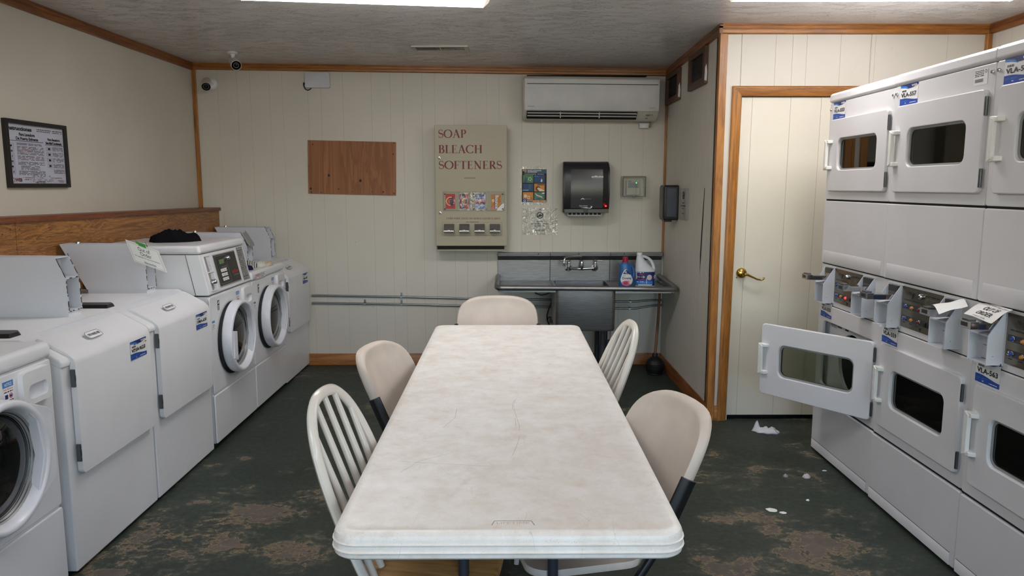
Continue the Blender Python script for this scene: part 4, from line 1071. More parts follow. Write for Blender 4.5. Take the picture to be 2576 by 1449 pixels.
def stacked_dryer(name, label, Ys, w, up, low, open_low=False, yoff=0., outs=(.07, .07), trays=('dark_gray', 'dark_gray'), lock=False, asset=False):
    t = thing(name, label, 'dryer', (1.73+yoff, Ys, 0), -PI/2, 'stacked dryers in the right row')
    D = .70
    mb = MB()
    mb.box(0, .012, .004, D, .012, 1.905, 'enamel2'); mb.box(w-.012, w, .004, D, .012, 1.905, 'enamel2'); mb.box(0, w, D-.01, D, .012, 1.905, 'enamel2')
    mb.box(.01, w-.01, .006, D, 1.06, 1.39, 'enamel2'); mb.box(.01, w-.01, .02, D, .02, .10, 'enamel2'); mb.box(.01, w-.01, .012, .03, .80, 1.07, 'enamel2')
    mb.box(.01, w-.01, .3, D, .10, 1.06, 'enamel2'); mb.box(.01, w-.01, .3, D, 1.39, 1.9, 'enamel2')
    mb.build('cabinet', t)
    mb = MB(); mb.prism([(-.014, 1.914), (-.012, 1.948), (0, 1.956), (D, 1.956), (D, 1.906), (0, 1.906)], 'x', .0005, w-.0005, 'enamel2'); mb.build('top_cap', t, bevel=.006, seg=3)
    # upper front
    mb = MB(); mb.frame(rr(.001, w-.001, 1.402, 1.904, .010), rr(.075, w-.06, 1.462, 1.79, .03), -.008, .008, 'enamel2'); mb.build('upper_front', t, bevel=.005, seg=3)
    for x in (.018, w-.018):
        mb = MB(); mb.lathe([(.001, -.008), (.006, -.007), (.008, -.002), (.008, 0)], 'chrome', 'y', (x, -.008, 1.872), 14); mb.build('screw', t)
    # middle blank panel with its pressed lower shelf
    mb = MB(); mb.slab(rr(.001, w-.001, 1.060, 1.394, .010), -.010, .006, 'enamel2'); mb.build('blank_panel', t, bevel=.006, seg=3)
    mb = MB(); mb.prism([(-.0095, 1.130), (-.0118, 1.124), (-.0122, 1.066), (-.0095, 1.062)], 'x', .03, w-.03, 'enamel2'); mb.build('pressed_shelf', t, bevel=.004)
    # control strip
    mb = MB(); mb.slab(rr(.001, w-.001, .842, 1.054, .004, 3), -.002, .01, 'enamel2'); mb.build('control_strip', t)
    control_panel(t, 3, lit=open_low)
    meter(t, .052, .160, outs[0], trays[0], 0, lock); meter(t, .485, .597, outs[1], trays[1], 1, lock or True)
    # lower front
    mb = MB(); mb.frame(rr(.001, w-.001, .336, .838, .010), rr(.06, w-.045, .40, .750, .03), -.008, .008, 'enamel2'); mb.build('lower_front', t, bevel=.005, seg=3)
    mb = MB(); mb.slab(rr(.001, w-.001, .014, .326, .010), -.012, .006, 'enamel2'); mb.build('bottom_panel', t, bevel=.006, seg=3)
    mb = MB(); mb.prism([(-.0125, .066), (-.0150, .062), (-.0150, .018), (-.0125, .016)], 'x', .012, w-.03, 'enamel2')
    mb.rect(.012, w-.03, .0650, .0685, -.0127, 'chip'); mb.build('kick_strip', t)
    for za, zb in ((.322, .340), (.836, .846), (1.052, 1.063), (1.392, 1.404)):  # dark strips laid in as the shadow of the panel seams
        mb = MB(); mb.box(.003, w-.003, -.001, .012, za, zb, 'dark'); mb.build('seam_shadow', t)
    # drums behind the doors
    for zc, nm in ((1.625, 'upper_drum'), (.575, 'lower_drum')):
        mb = MB(); mb.frame(rr(.02, w-.02, zc-.19, zc+.19, .02), circ(.34, zc-.01, .155), .035, .05, 'plastic_white')
        mb.tube([(.34+.157*math.cos(a), .034, zc-.01+.157*math.sin(a)) for a in [2*PI*i/40 for i in range(40)]], .005, 'steel_paint', 8, closed=True); mb.build('bulkhead', t)
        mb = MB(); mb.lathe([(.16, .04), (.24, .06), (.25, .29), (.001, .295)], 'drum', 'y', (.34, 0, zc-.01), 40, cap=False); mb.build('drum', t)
        if open_low and zc < 1:
            mb = MB(); mb.rect(.07, .30, zc+.135, zc+.186, .0345, 'white_ink')
            for i in range(6): mb.greek(.08, .14, zc+.142+i*.007, .003, .0340, 'black_ink', i)
            mb.rect(.15, .20, zc+.15, zc+.18, .0340, 'gray_ink'); mb.rect(.24, .28, zc+.15, zc+.165, .0340, 'black_ink'); mb.rect(.072, .08, zc+.15, zc+.185, .034, 'orange'); mb.build('warning_sticker', t)
    dryer_door(t, 1.446, 1.815, w, 'glass_smoke', 'upper_door')
    dryer_door(t, .386, .764, w, 'glass_door' if open_low else 'glass_smoke', 'lower_door', R(36.) if open_low else 0., -.012 if open_low else 0.)
    id_sticker(t, .046, .186, 1.818, 1.904, -.0088, up, name='upper_id_sticker')
    id_sticker(t, .030, .165, .770, .862, -.0090, low, name='lower_id_sticker')
    if asset:
        mb = MB(); x, z = w-.125, 1.835; mb.rect(x, x+.078, z, z+.056, -.0088, 'white_ink')
        for i in range(4): mb.greek(x+.004, x+.055, z+.049-i*.006, .0025, -.0093, 'black_ink', i)
        for i in range(14): mb.rect(x+.006+i*.0035, x+.0075+i*.0035, z+.010, z+.022, -.0093, 'black_ink')
        mb.ringf(x+.067, z+.046, .004, .006, -.0093, 'black_ink', 14); mb.build('asset_sticker', t)
    return t
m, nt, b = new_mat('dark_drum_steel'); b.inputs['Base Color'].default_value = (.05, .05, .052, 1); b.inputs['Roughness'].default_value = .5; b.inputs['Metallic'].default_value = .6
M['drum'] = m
stacked_dryer('stacked_dryer', 'white stacked dryer tagged VLA-553 and VLA-555 with its lower door open', 4.060, .682, 'VLA-553', 'VLA-555', True, 0., (.085, .085), ('dark_gray', 'plate_gray'))
stacked_dryer('stacked_dryer', 'white stacked dryer tagged VLA-557 and VLA-559 with a blank paper on its meter', 3.374, .690, 'VLA-557', 'VLA-559', False, -.006, (.09, .06), ('navy_tray', 'plate_gray'), True, True)
stacked_dryer('stacked_dryer', 'white stacked dryer tagged VLA-563 cut off by the right edge of the photo', 2.680, .690, 'VLA-561', 'VLA-563', False, -.010, (.06, .07), ('navy_tray', 'navy_tray'), True)

# ================================================================== TABLE AND CHAIRS
t = thing('folding_table', 'long stained white plastic folding table in the middle of the room', 'table', (.003, 2.72, 0))
def trr(ins, z, r=.055): return [(x, y, z) for x, y in rr(-.384+ins, .384-ins, -1.215+ins, 1.215-ins, max(.004, r-ins), 7)]
mb = MB()
mb.loft([trr(.031, .7362), trr(.027, .7377), trr(.022, .7380), trr(.012, .7372), trr(.004, .732), trr(.001, .725), trr(.001, .716), trr(-.0025, .7148), trr(-.0025, .7135), trr(.0, .7125),
         trr(.0, .699), trr(-.0035, .6975), trr(-.0035, .6962), trr(-.001, .695), trr(.001, .684), trr(.008, .678), trr(.02, .676)], 'table')
top = mb.build('tabletop', t, angle=30)
mb = MB()
for yy, dz in ((-1.168, 0), ):
    x0, x1, h = -.030, .050, .022
    for a, b_ in (((-.037, 0), (-.031, h)), ((-.031, h), (.051, h)), ((.051, h), (.057, 0))):
        L = math.hypot(b_[0]-a[0], b_[1]-a[1]); nx_, ny_ = -(b_[1]-a[1])/L*.0007, (b_[0]-a[0])/L*.0007
        mb.add([(a[0]+nx_, yy+a[1]+ny_, .7366), (b_[0]+nx_, yy+b_[1]+ny_, .7366), (b_[0]-nx_, yy+b_[1]-ny_, .7366), (a[0]-nx_, yy+a[1]-ny_, .7366)], [(0, 1, 2, 3)], 'gray_ink', False)
vs, fs, w_, hh = glyphs('LIFETIME', .0, 0.)
mb.add([(-.026+p*.072/w_, -1.161+q*.010/hh, .7365) for p, q in vs], fs, 'faint', False)
mb.build('moulded_badge', top)
mb = MB()
for pts in ([(.03, -.18), (.018, -.26), (.022, -.33), (.028, -.40), (.035, -.48), (.034, -.53)], [(.022, -.40), (.024, -.44), (.024, -.49)], [(.024, -.20), (.014, -.25), (.015, -.31)], [(.035, -.58), (.025, -.66), (.012, -.74)],
            [(-.30, -.78), (-.18, -.80), (-.05, -.82)], [(-.28, -.86), (-.24, -.78), (-.16, -.72)], [(.12, -.2), (.16, -.17)], [(-.2, -.5), (-.17, -.4), (-.17, -.3)]):
    for (a, b_), (c, d) in zip(pts[:-1], pts[1:]):
        L = math.hypot(c-a, d-b_); nx_, ny_ = -(d-b_)/L*.0003, (c-a)/L*.0003
        mb.add([(a+nx_, b_+ny_, .7364), (c+nx_, d+ny_, .7364), (c-nx_, d-ny_, .7364), (a-nx_, b_-ny_, .7364)], [(0, 1, 2, 3)], 'gray_ink', False)
mb.build('scratch', top)
for sg in (-1, 1):
    mb = MB(); y = sg*.86
    mb.tube([(-.30, y, .668), (.30, y, .668)], .013, 'leg_gray'); mb.build('leg_bracket', t)
    for x in (-.118, .118):
        mb = MB(); mb.tube([(x, y, .675), (x, y, .02)], .0145, 'leg_gray'); mb.build('leg', t)
    mb = MB(); mb.tube([(-.33, y, .016), (.33, y, .016)], .016, 'leg_gray'); mb.build('foot_bar', t)
    mb = MB(); mb.tube([(0, y-sg*.015, .672), (-.02, y-sg*.02, .64), (-.03, y-sg*.26, .55)], .008, 'frame_black'); mb.tube([(0, y-sg*.015, .672), (.03, y-sg*.02, .64), (.03, y-sg*.26, .55)], .008, 'frame_black'); mb.sphere((0, y-sg*.012, .662), .016, 'frame_black'); mb.build('folding_brace', t)

def windsor(label, loc, rz, lean):
    t = thing('spindle_chair', label, 'chair', loc, rz, 'white spindle back chairs at the table')
    Hh, W = .465, .205
    def bow(k):
        a = PI*k; h = Hh*math.sin(a)**.8 if 0 < k < 1 else 0.
        c = math.cos(a); s = -math.copysign(abs(c)**.75, c)*W*(1-.22*(1-h/Hh)**1.5)
        return Vector((s, lean*h, .448+h))
    mb = MB(); pts = [bow(i/48) for i in range(49)]
    mb.ribbon(pts, (0, 1, -lean), .031, .026, 'chair_white'); mb.build('back_hoop', t, angle=50)
    for s0 in (-.115, -.058, 0., .058, .115):
        s1 = s0*1.12
        best = min((bow(.1+.8*i/200) for i in range(201)), key=lambda p: abs(p.x-s1) + (0 if p.z > .6 else 9))
        mb = MB(); a = Vector((s0, .0, .452)); b_ = best
        mb.tube([a, a.lerp(b_, .3), a.lerp(b_, .6), b_], [.010, .0115, .0098, .008], 'chair_white', 10); mb.build('spindle', t)
    mb = MB(); loops = []
    def seat(sc, z): return [(x*sc, -.130+(y+.130)*sc, z) for x, y in [(.205*math.copysign(abs(math.cos(a))**.75, math.cos(a)), -.130+.188*math.copysign(abs(math.sin(a))**.72, math.sin(a))) for a in [2*PI*i/40 for i in range(40)]]]
    mb.loft([seat(.93, .418), seat(.985, .424), seat(1., .436), seat(.985, .448), seat(.94, .452)], 'seat_wood'); mb.build('seat', t, angle=50)
    for sx in (-1, 1):
        for sy, y0, y1 in ((1, -.03, .06), (-1, -.26, -.31)):
            mb = MB(); a = Vector((sx*.135, y0, .425)); b_ = Vector((sx*.20, y1, .0))
            mb.tube([a.lerp(b_, k) for k in (0, .15, .3, .5, .7, .85, 1)], [.013, .016, .012, .018, .015, .012, .010], 'chair_white', 12); mb.build('leg', t)
        mb = MB(); mb.tube([(sx*.17, .022, .18), (sx*.17, -.288, .18)], .009, 'chair_white'); mb.build('stretcher', t)
    mb = MB(); mb.tube([(-.17, -.15, .18), (.17, -.15, .18)], .009, 'chair_white'); mb.build('stretcher', t)
    return t
windsor('white spindle back chair with wooden seat left of the table', (-.331, 1.963, 0), PI/2-.152, .376)
windsor('white spindle back chair with wooden seat right of the table', (.326, 2.991, 0), -PI/2+.093, .400)

def moulded_chair(label, loc, rz, lean=.45, seatless=False):
    t = thing('folding_chair', label, 'chair', loc, rz, 'beige moulded folding chairs at the table')
    W, H0, H1 = .230, .07, .384
    def outline(a):
        # superellipse in (s, h): straight sides, round top corners
        c, s = math.cos(a), math.sin(a)
        e = .52 if s > 0 else .35
        return W*math.copysign(abs(c)**.62, c), (H0+H1)/2-.02 + (H1-(H0+H1)/2+.02 if s > 0 else (H0+H1)/2-.02-H0)*math.copysign(abs(s)**e, s)
    def P(s, h, off=0.):
        y = lean*h + .045*(1-(s/W)**2) - .35*lean*max(0, .2-h)*0
        return (s, y+off, .448+h)
    cen = (0, (H0+H1)/2-.02)
    nA, rings = 56, [1., .94, .85, .7, .5, .25, .02]
    def ringpts(r, off):
        out = []
        for i in range(nA):
            s, h = outline(2*PI*i/nA); s = cen[0]+(s-cen[0])*r; h = cen[1]+(h-cen[1])*r
            out.append(P(s, h, off))
        return out
    mb = MB()
    loops = [ringpts(r, -.004+ (.007 if r < .9 else .0)) for r in rings[::-1]]
    loops += [ringpts(1.015, .006), ringpts(1.02, .018), ringpts(1.0, .030), ringpts(.94, .036)] + [ringpts(r, .034) for r in rings[2:]]
    mb.loft(loops, 'chair_fabric'); mb.build('backrest', t, angle=60)
    for sg in (-1, 1):
        mb = MB()
        pts = [(sg*(W+.004), lean*h+.012, .448+h) for h in (.235, .2, .12, .04)] + [(sg*(W+.004), -.03, .40), (sg*(W+.002), -.20, .15), (sg*(W+.002), -.30, .012)]
        mb.ribbon(pts[:4], (0, 1, -lean), .026, .044, 'frame_black')
        mb.tube(pts[2:], .0125, 'frame_black'); mb.build('front_leg', t)
        mb = MB(); mb.tube([(sg*(W-.022), -.30, .425), (sg*(W-.022), -.18, .30), (sg*(W-.022), .10, .012)], .012, 'frame_black'); mb.build('rear_leg', t)
    mb = MB(); mb.tube([(-W+.022, .06, .06), (W-.022, .06, .06)], .009, 'frame_black'); mb.build('cross_bar', t)
    mb = MB()
    def sl(sc, z): return [(x*sc, -.15+(y+.15)*sc, z+.012*((x/W)**2)) for x, y in rr(-W+.004, W-.004, -.32, .02, .07, 8)]
    mb.loft([sl(.92, .424), sl(.99, .428), sl(1., .438), sl(.985, .448), sl(.9, .446), sl(.5, .440), sl(.1, .438)], 'chair_fabric'); mb.build('seat', t, angle=60)
    return t
moulded_chair('beige moulded folding chair at the far end of the table', (-.055, 4.13, 0), 0., .40)
moulded_chair('beige moulded folding chair left of the table near its far end', (-.335, 2.925, 0), PI/2-.20, .45)
moulded_chair('beige moulded folding chair right of the table near its front end', (.325, 2.14, 0), -PI/2+.22, .46)

# ================================================================== THINGS ON THE BACK WALL
t = thing('plywood_board', 'bare reddish plywood board screwed to the back wall', 'board', (-1.24, YB, 1.615), 0)
mb = MB(); mb.T = Matrix.Rotation(R(1.25), 4, 'Y'); mb.box(-.351, .351, -.013, 0, -.211, .211, 'plyboard'); mb.build('board', t, bevel=.0015)
mb = MB(); mb.T = Matrix.Rotation(R(1.25), 4, 'Y')
for x, z, r_ in ((-.312, .178, .005), (.335, .202, .004), (.33, .115, .005), (-.185, -.064, .009), (.067, -.100, .010), (-.331, -.172, .008), (-.108, -.17, .005), (.25, -.186, .006), (-.325, -.2, .005), (.16, -.186, .004), (.336, -.196, .005), (-.25, -.2, .004), (.0, -.19, .003)):
    mb.disc(x, z, r_, -.0136, 'chip' if r_ > .0055 and False else 'black_ink', 10, 1.2)
mb.build('nail_hole', t)

# soap vending machine
t = thing('soap_vending_machine', 'beige soap vending machine with maroon lettering on the back wall', 'vending machine', (-.2805, YB, 0), 0)
x0, x1, zb, zt, F = -.277, .277, 1.0, 1.935, -.15
mb = MB(); mb.box(x0, x1, F+.02, 0, .965, zt, 'beige_metal'); mb.build('cabinet', t, bevel=.004)
mb = MB(); mb.slab(rr(x0-.004, x1+.004, zb, zt+.006, .004, 3), F-.004, F+.018, 'beige_metal'); dr = mb.build('front_door', t, bevel=.004)
mb = MB(); mb.box(x0+.005, x1-.018, F-.002, F+.021, .972, .998, 'dark'); mb.box(x0+.002, x1-.014, F-.012, F+.02, .962, .972, 'beige_metal'); mb.build('delivery_tray', t)
e = F-.0046
mb = MB()
for word, z, w_ in (('SOAP', 1.843, .222), ('BLEACH', 1.725, .348), ('SOFTENERS', 1.603, .50)): serif(mb, word, x0+.022, z, .062, e, 'maroon', w_)
serif(mb, 'COIN', x0+.082, 1.211, .014, e, 'maroon', .052); serif(mb, 'SLIDE', x0+.138, 1.2108, .014, e, 'maroon', .052); serif(mb, 'LOCKS', x0+.197, 1.2104, .014, e, 'maroon', .055); serif(mb, 'OUT', x0+.257, 1.21, .014, e, 'maroon', .036)
serif(mb, 'WHEN', x0+.297, 1.2098, .014, e, 'maroon', .058); serif(mb, 'COLUMN', x0+.36, 1.2096, .014, e, 'maroon', .07); serif(mb, 'IS', x0+.436, 1.2094, .014, e, 'maroon', .014); serif(mb, 'EMPTY', x0+.454, 1.209, .014, e, 'maroon', .052)
mb.greek(x0+.235, x0+.335, 1.187, .004, e, 'black_ink', 2)
mb.rect(x0+.222, x0+.313, 1.531, 1.536, e, 'gray_ink'); mb.build('lettering', dr)
for z in (1.688, 1.262):
    mb = MB(); mb.lathe([(.001, -.012), (.009, -.011), (.012, -.006), (.0125, 0)], 'chrome', 'y', (x0+.032, F-.004, z), 20); mb.disc(x0+.032, z, .005, F-.0164, 'dark_gray', 10); mb.build('lock', dr)
# sample window with four packets under clear acrylic
mb = MB(); wx0, wx1, wz0, wz1 = x0+.058, x1-.018, 1.278, 1.424
mb.frame(rr(wx0-.002, wx1+.002, wz0-.002, wz1+.002, .006, 3), rr(wx0, wx1, wz0, wz1, .006, 3), F-.0055, F-.004, 'gray_ink'); mb.build('window_frame', dr)
def packet(cx, z0_, z1_, w_, kind):
    mb = MB(); y = F-.0065; h = z1_-z0_
    base_ = {'tide': 'red', 'tide2': 'red', 'clorox': 'blue', 'bounce': 'gold_pack'}[kind]
    mb.slab(rr(cx-w_/2, cx+w_/2, z0_, z1_, .003, 3), y, F-.004, base_); e = y-.0005; c = (z0_+z1_)/2
    if kind == 'tide':
        mb.ringf(cx, c, w_*.40, w_*.48, e, 'cream_ink'); mb.disc(cx, c, w_*.40, e, 'orange'); mb.ringf(cx, c, w_*.22, w_*.34, e-.0002, 'red')
        mb.text('Tide', cx-.012, c+w_*.42, .032, e-.0006, 'navy', w_*.95, bold=.05, rot=-PI/2+.25)
    elif kind == 'tide2':
        mb.rect(cx-w_*.25, cx+w_*.0, z0_, z1_, e, 'navy'); mb.ringf(cx+w_*.08, c, w_*.27, w_*.36, e-.0002, 'cream_ink'); mb.disc(cx+w_*.08, c, w_*.27, e-.0002, 'orange')
        mb.text('Tide', cx+w_*.0, c+w_*.26, .020, e-.0006, 'navy', w_*.55, bold=.05, rot=-PI/2+.25); mb.rect(cx-w_*.5, cx-w_*.32, z0_, z1_, e, 'purple')
    elif kind == 'clorox':
        mb.poly([(cx-w_*.5, c+.01), (cx+w_*.5, c+.02), (cx+w_*.5, c-.005), (cx, c-.02), (cx-w_*.5, c-.008)], e, 'red'); mb.text('CLOROX', cx, c+.0, .016, e-.0005, 'white_ink', w_*.9, 'C', bold=.04)
        mb.rect(cx-w_/2, cx+w_/2, z0_, z0_+h*.28, e, 'lightblue')
        for i in range(3): mb.greek(cx-w_*.36, cx+w_*.36, c-.026-i*.011, .006, e-.0003, 'white_ink', i)
    else:
        mb.text('Bounce', cx-.006, z1_-.006, .026, e-.0008, 'white_ink', h*.9, bold=.04, rot=-PI/2); mb.text('Bounce', cx-.0085, z1_-.0045, .029, e-.0004, 'maroon', h*.92, bold=.08, rot=-PI/2)
        mb.poly([(cx-w_*.45, z0_+.01), (cx-.002, z0_+.004), (cx-w_*.2, z0_+.03)], e, 'pink'); mb.disc(cx-w_*.28, c+.01, .012, e, 'cream_ink', 12)
    mb.build('product_packet', dr)
packet(x0+.113, 1.294, 1.410, .074, 'tide'); packet(x0+.222, 1.294, 1.410, .074, 'tide2'); packet(x0+.348, 1.293, 1.410, .072, 'clorox'); packet(x0+.472, 1.288, 1.405, .078, 'bounce')
mb = MB(); mb.poly(rr(wx0, wx1, wz0, wz1, .005, 3), F-.0105, 'glass_clear')
for x in (wx0+.012, (wx0+wx1)/2, wx1-.012):
    for z in (wz0+.014, wz1-.016): mb.lathe([(.001, -.003), (.005, -.002), (.006, 0)], 'dark_gray', 'y', (x, F-.0105, z), 12)
mb.build('window_cover', dr)
mb = MB(); mb.add([(wx0+.115, F-.0112, wz0), (wx0+.345, F-.0112, wz0), (wx0+.345, F-.0112, wz1), (wx0+.115, F-.0112, wz1)], [(0, 1, 2, 3)], 'crinkle', False)
mb.poly([(wx1-.06, wz0), (wx1-.012, wz0), (wx1-.0, wz0+.03), (wx1-.0, wz0+.058), (wx1-.014, wz0+.055), (wx1-.05, wz0+.02)], F-.0116, 'paper'); mb.build('tape_patch', dr)
mb = MB(); mb.frame(rr(x0+.045, x1-.035, 1.083, 1.188, .008, 3), rr(x0+.0465, x1-.0365, 1.0845, 1.1865, .007, 3), F-.0052, F-.004, 'gray_ink'); mb.build('slide_plate', dr)
for i in range(4):
    cx = x0+.102+i*.1205
    mb = MB()
    mb.loft([[(cx-.041, y, za), (cx+.041, y, za), (cx+.041, y, zb_), (cx-.041, y, zb_)] for y, za, zb_ in ((F-.004, 1.098, 1.176), (F-.018, 1.098, 1.176), (F-.058, 1.108, 1.128), (F-.064, 1.110, 1.124))], 'chrome')
    cs = mb.build('coin_slide', dr, bevel=.003)
    mb = MB()
    for k in range(5): mb.box(cx-.030+k*.0125, cx-.021+k*.0125, F-.048, F-.020, 1.150-.012, 1.152-.008, 'dark_gray')
    mb.box(cx-.036, cx+.036, F-.0655, F-.062, 1.110, 1.116, 'black_plastic'); mb.box(cx-.034, cx-.014, F-.0605, F-.0590, 1.117, 1.127, 'maroon'); mb.box(cx-.008, cx+.006, F-.0605, F-.0590, 1.117, 1.131, 'white_ink'); mb.build('coin_grille', cs)

# laminated poster and the clear sign below it
t = thing('poster', 'colourful six panel hygiene poster in clear film beside the towel dispenser', 'poster', (.222, YB, 0), 0)
mb = MB(); mb.add([(-.112, -.0012, 1.625), (.085, -.0012, 1.63), (.112, -.0012, 1.32), (-.112, -.0012, 1.32)], [(0, 1, 2, 3)], 'crinkle', False); mb.build('film_sleeve', t)
mb = MB(); X0, X1, Z0, Z1 = -.100, .098, 1.343, 1.604; mb.box(X0, X1, -.0032, -.0016, Z0, Z1, 'black_ink'); e = -.0036
mb.rect(X0+.004, X1-.001, Z1-.032, Z1-.001, e, 'teal'); mb.rect(X0+.001, X0+.042, Z1-.030, Z1-.001, e-.0003, 'black_ink')
mb.text('ALTO', X0+.004, Z1-.014, .010, e-.0006, 'cream_ink', .034, bold=.04); mb.text('YOU', X0+.018, Z1-.026, .009, e-.0006, 'cream_ink', .02, bold=.03)
mb.text('DETENGA LA PROPAGACION', X0+.045, Z1-.015, .009, e-.0004, 'white_ink', .11, bold=.02); mb.text('DE LOS MICROBIOS', X0+.045, Z1-.026, .009, e-.0004, 'white_ink', .075, bold=.02)
mb.greek(X0+.02, X1-.02, Z1-.040, .003, e, 'white_ink', 1)
for i, c_ in enumerate(('green', 'navyblue', 'navyblue', 'orange', 'orange', 'green2')):
    a = X0+.008 if i % 2 == 0 else X0+.099; b_ = a+.083; zt_ = Z1-.045-(i//2)*.069; zb_ = zt_-.062
    mb.rect(a, b_, zb_, zt_, e, c_)
    k = e-.0003
    if i == 0: [mb.disc(a+.055+.012*math.cos(q), zt_-.032+.012*math.sin(q), .004, k, 'white_ink', 8) for q in (0, 1.2, 2.4, 3.6, 5)]; mb.poly([(a+.004, zb_), (a+.02, zt_-.015), (a+.035, zt_-.03), (a+.03, zb_)], k, 'teal')
    if i == 1: mb.poly([(a+.052, zb_+.008), (a+.062, zb_+.006), (a+.066, zb_+.018), (a+.058, zb_+.034), (a+.054, zb_+.022)], k, 'white_ink'); mb.greek(a, a+.05, zt_-.008, .004, k, 'lightblue', 5); mb.greek(a, a+.04, zt_-.015, .004, k, 'lightblue', 6)
    if i == 2: mb.poly([(a+.042, zb_+.012), (a+.066, zb_+.014), (a+.068, zt_-.008), (a+.045, zt_-.006)], k, 'teal'); mb.greek(a, a+.05, zb_+.008, .004, k, 'white_ink', 7)
    if i == 3: mb.disc(a+.03, zb_+.022, .020, k, 'vent_brown', 14); mb.poly([(a+.022, zb_+.022), (a+.034, zb_+.032), (a+.083, zb_+.006), (a+.083, zb_), (a+.045, zb_)], k-.0002, 'cream_ink'); mb.rect(a+.024, a+.08, zt_-.013, zt_-.004, k, 'vent_brown')
    if i == 4: mb.disc(a+.02, zb_+.032, .013, k, 'cream_ink', 14); mb.rect(a+.038, a+.056, zb_+.008, zb_+.032, k, 'cream_ink'); mb.rect(a+.044, a+.05, zb_+.012, zb_+.026, k-.0002, 'vent_brown'); mb.rect(a+.058, a+.078, zb_+.012, zb_+.016, k, 'vent_brown')
    if i == 5: mb.poly([(a+.002, zt_-.004), (a+.03, zt_-.024), (a+.06, zt_-.032), (a+.07, zb_+.014), (a+.055, zb_+.022), (a+.02, zb_+.034)], k, 'cream_ink'); mb.poly([(a+.06, zt_-.005), (a+.083, zt_), (a+.083, zt_-.012), (a+.064, zt_-.012)], k, 'white_ink'); mb.rect(a+.018, a+.05, zb_+.006, zb_+.014, k, 'teal')
mb.rect(X0+.008, X0+.04, Z0+.001, Z0+.026, e-.0006, 'blue'); mb.ringf(X0+.022, Z0+.01, .006, .009, e-.0009, 'white_ink', 12)
mb.rect(X0+.085, X1-.002, Z0+.002, Z0+.014, e, 'orange'); mb.greek(X0+.09, X1-.006, Z0+.005, .005, e-.0003, 'cream_ink', 3); mb.greek(X0+.043, X0+.082, Z0+.006, .006, e, 'white_ink', 8); mb.build('printed_sheet', t)
t = thing('clear_plastic_sign', 'shiny clear plastic sign about washing dishes below the poster', 'sign', (.268, YB, 0), 0)
mb = MB()
g = 16; vs = []
rnd = random.Random(11)
for j in range(g+1):
    for i in range(g+1):
        x = -.143+.286*i/g; z = 1.078+.216*j/g
        vs.append((x, -.003-.004*mnoise.noise((x*14, z*16, 3.))-.0015, z))
mb.add(vs, [(j*(g+1)+i, j*(g+1)+i+1, (j+1)*(g+1)+i+1, (j+1)*(g+1)+i) for j in range(g) for i in range(g)], 'crinkle'); mb.build('plastic_sheet', t)
mb = MB(); e = -.0095; mb.ringf(0, 1.236, .021, .0265, e, 'green_ink'); mb.poly([(-.028, 1.226), (-.012, 1.234), (.0, 1.246), (.012, 1.238), (.031, 1.246), (.024, 1.236), (.008, 1.228), (-.012, 1.224)], e, 'green_ink'); mb.disc(0, 1.284, .004, e, 'black_ink', 10)
for s_, z, w_ in (('PLEASE', 1.180, .052), ('NO WASHING DISHES', 1.163, .138), ('IN THIS SINK', 1.145, .088), ('THANK YOU', 1.110, .078)):
    n_ = len(s_.replace(' ', '')); xx = -w_/2
    for wd in s_.split(' '):
        ww = w_*len(wd)/len(s_); serif(mb, wd, xx, z, .0105, e, 'green_ink', ww); xx += ww+w_/len(s_)
mb.build('sign_lettering', t)

# towel dispenser
t = thing('towel_dispenser', 'smoky black paper towel dispenser on the back wall', 'dispenser', (.625, YB, 0), 0)
mb = MB(); prof = []
for z, d, w_ in ((1.262, .0, .178), (1.262, .16, .178), (1.30, .19, .180), (1.42, .205, .184), (1.54, .20, .184), (1.61, .185, .182), (1.65, .15, .178), (1.662, .10, .174), (1.662, 0., .174)):
    prof.append((-d, z, w_))
mb.loft([[(-w_*k, y+ (0 if abs(k) < .9 else .028 if y < -.1 else 0), z) for k in (1, .97, .9, .6, 0, -.6, -.9, -.97, -1)] for y, z, w_ in prof], 'smoke', False, False, False)
for sg in (-1, 1):
    mb.add([(sg*w_, y + (.028 if y < -.1 else 0), z) for y, z, w_ in prof], [tuple(range(len(prof)))], 'smoke')
mb.box(-.176, .176, -.03, 0, 1.262, 1.66, 'dark_gray'); mb.build('cover', t, angle=50)
def yt(x, z):
    P_ = [(1.262, .16), (1.30, .19), (1.42, .205), (1.54, .20), (1.61, .185), (1.65, .15), (1.662, .10)]
    for (z0_, d0), (z1_, d1) in zip(P_[:-1], P_[1:]):
        if z0_ <= z <= z1_: return -(d0+(d1-d0)*(z-z0_)/(z1_-z0_))
    return -.16
mb = MB(); e = -.0025
mb.loft([[(x, yt(x, z)-.0016, z) for x in (-.125, .125)] for z in (1.30, 1.36, 1.42, 1.48, 1.54, 1.60)], 'paper_shade', False, False, False); mb.build('paper_window', t)
mb = MB(); mb.text('enMotion', .035, 1.536, .016, e, 'white_ink', .092, bold=.03, shear=.25, yf=yt); mb.greek(.04, .118, 1.527, .003, e, 'plate_gray', 2, 1., yf=yt)
mb.text('Georgia-Pacific', -.02, 1.368, .009, e, 'plate_gray', .055, yf=yt); a = -.032
mb.add([(p, yt(0, 1.37)+e, q) for p, q in ((a-.016, 1.366), (a, 1.382), (a+.016, 1.366), (a+.008, 1.366), (a, 1.373), (a-.008, 1.366))], [(0, 1, 2, 3, 4, 5)], 'white_ink', False)
mb.text('Motion Activated', -.058, 1.312, .011, e, 'white_ink', .065, shear=.25, yf=yt)
mb.add([(p, yt(0, 1.30)+e-.001, q) for p, q in ((-.05, 1.302), (.0, 1.306), (.02, 1.300), (.035, 1.306), (.03, 1.318), (.045, 1.322), (.042, 1.302), (.03, 1.296), (.0, 1.298))], [tuple(range(9))], 'white_ink', False); mb.build('cover_lettering', t)
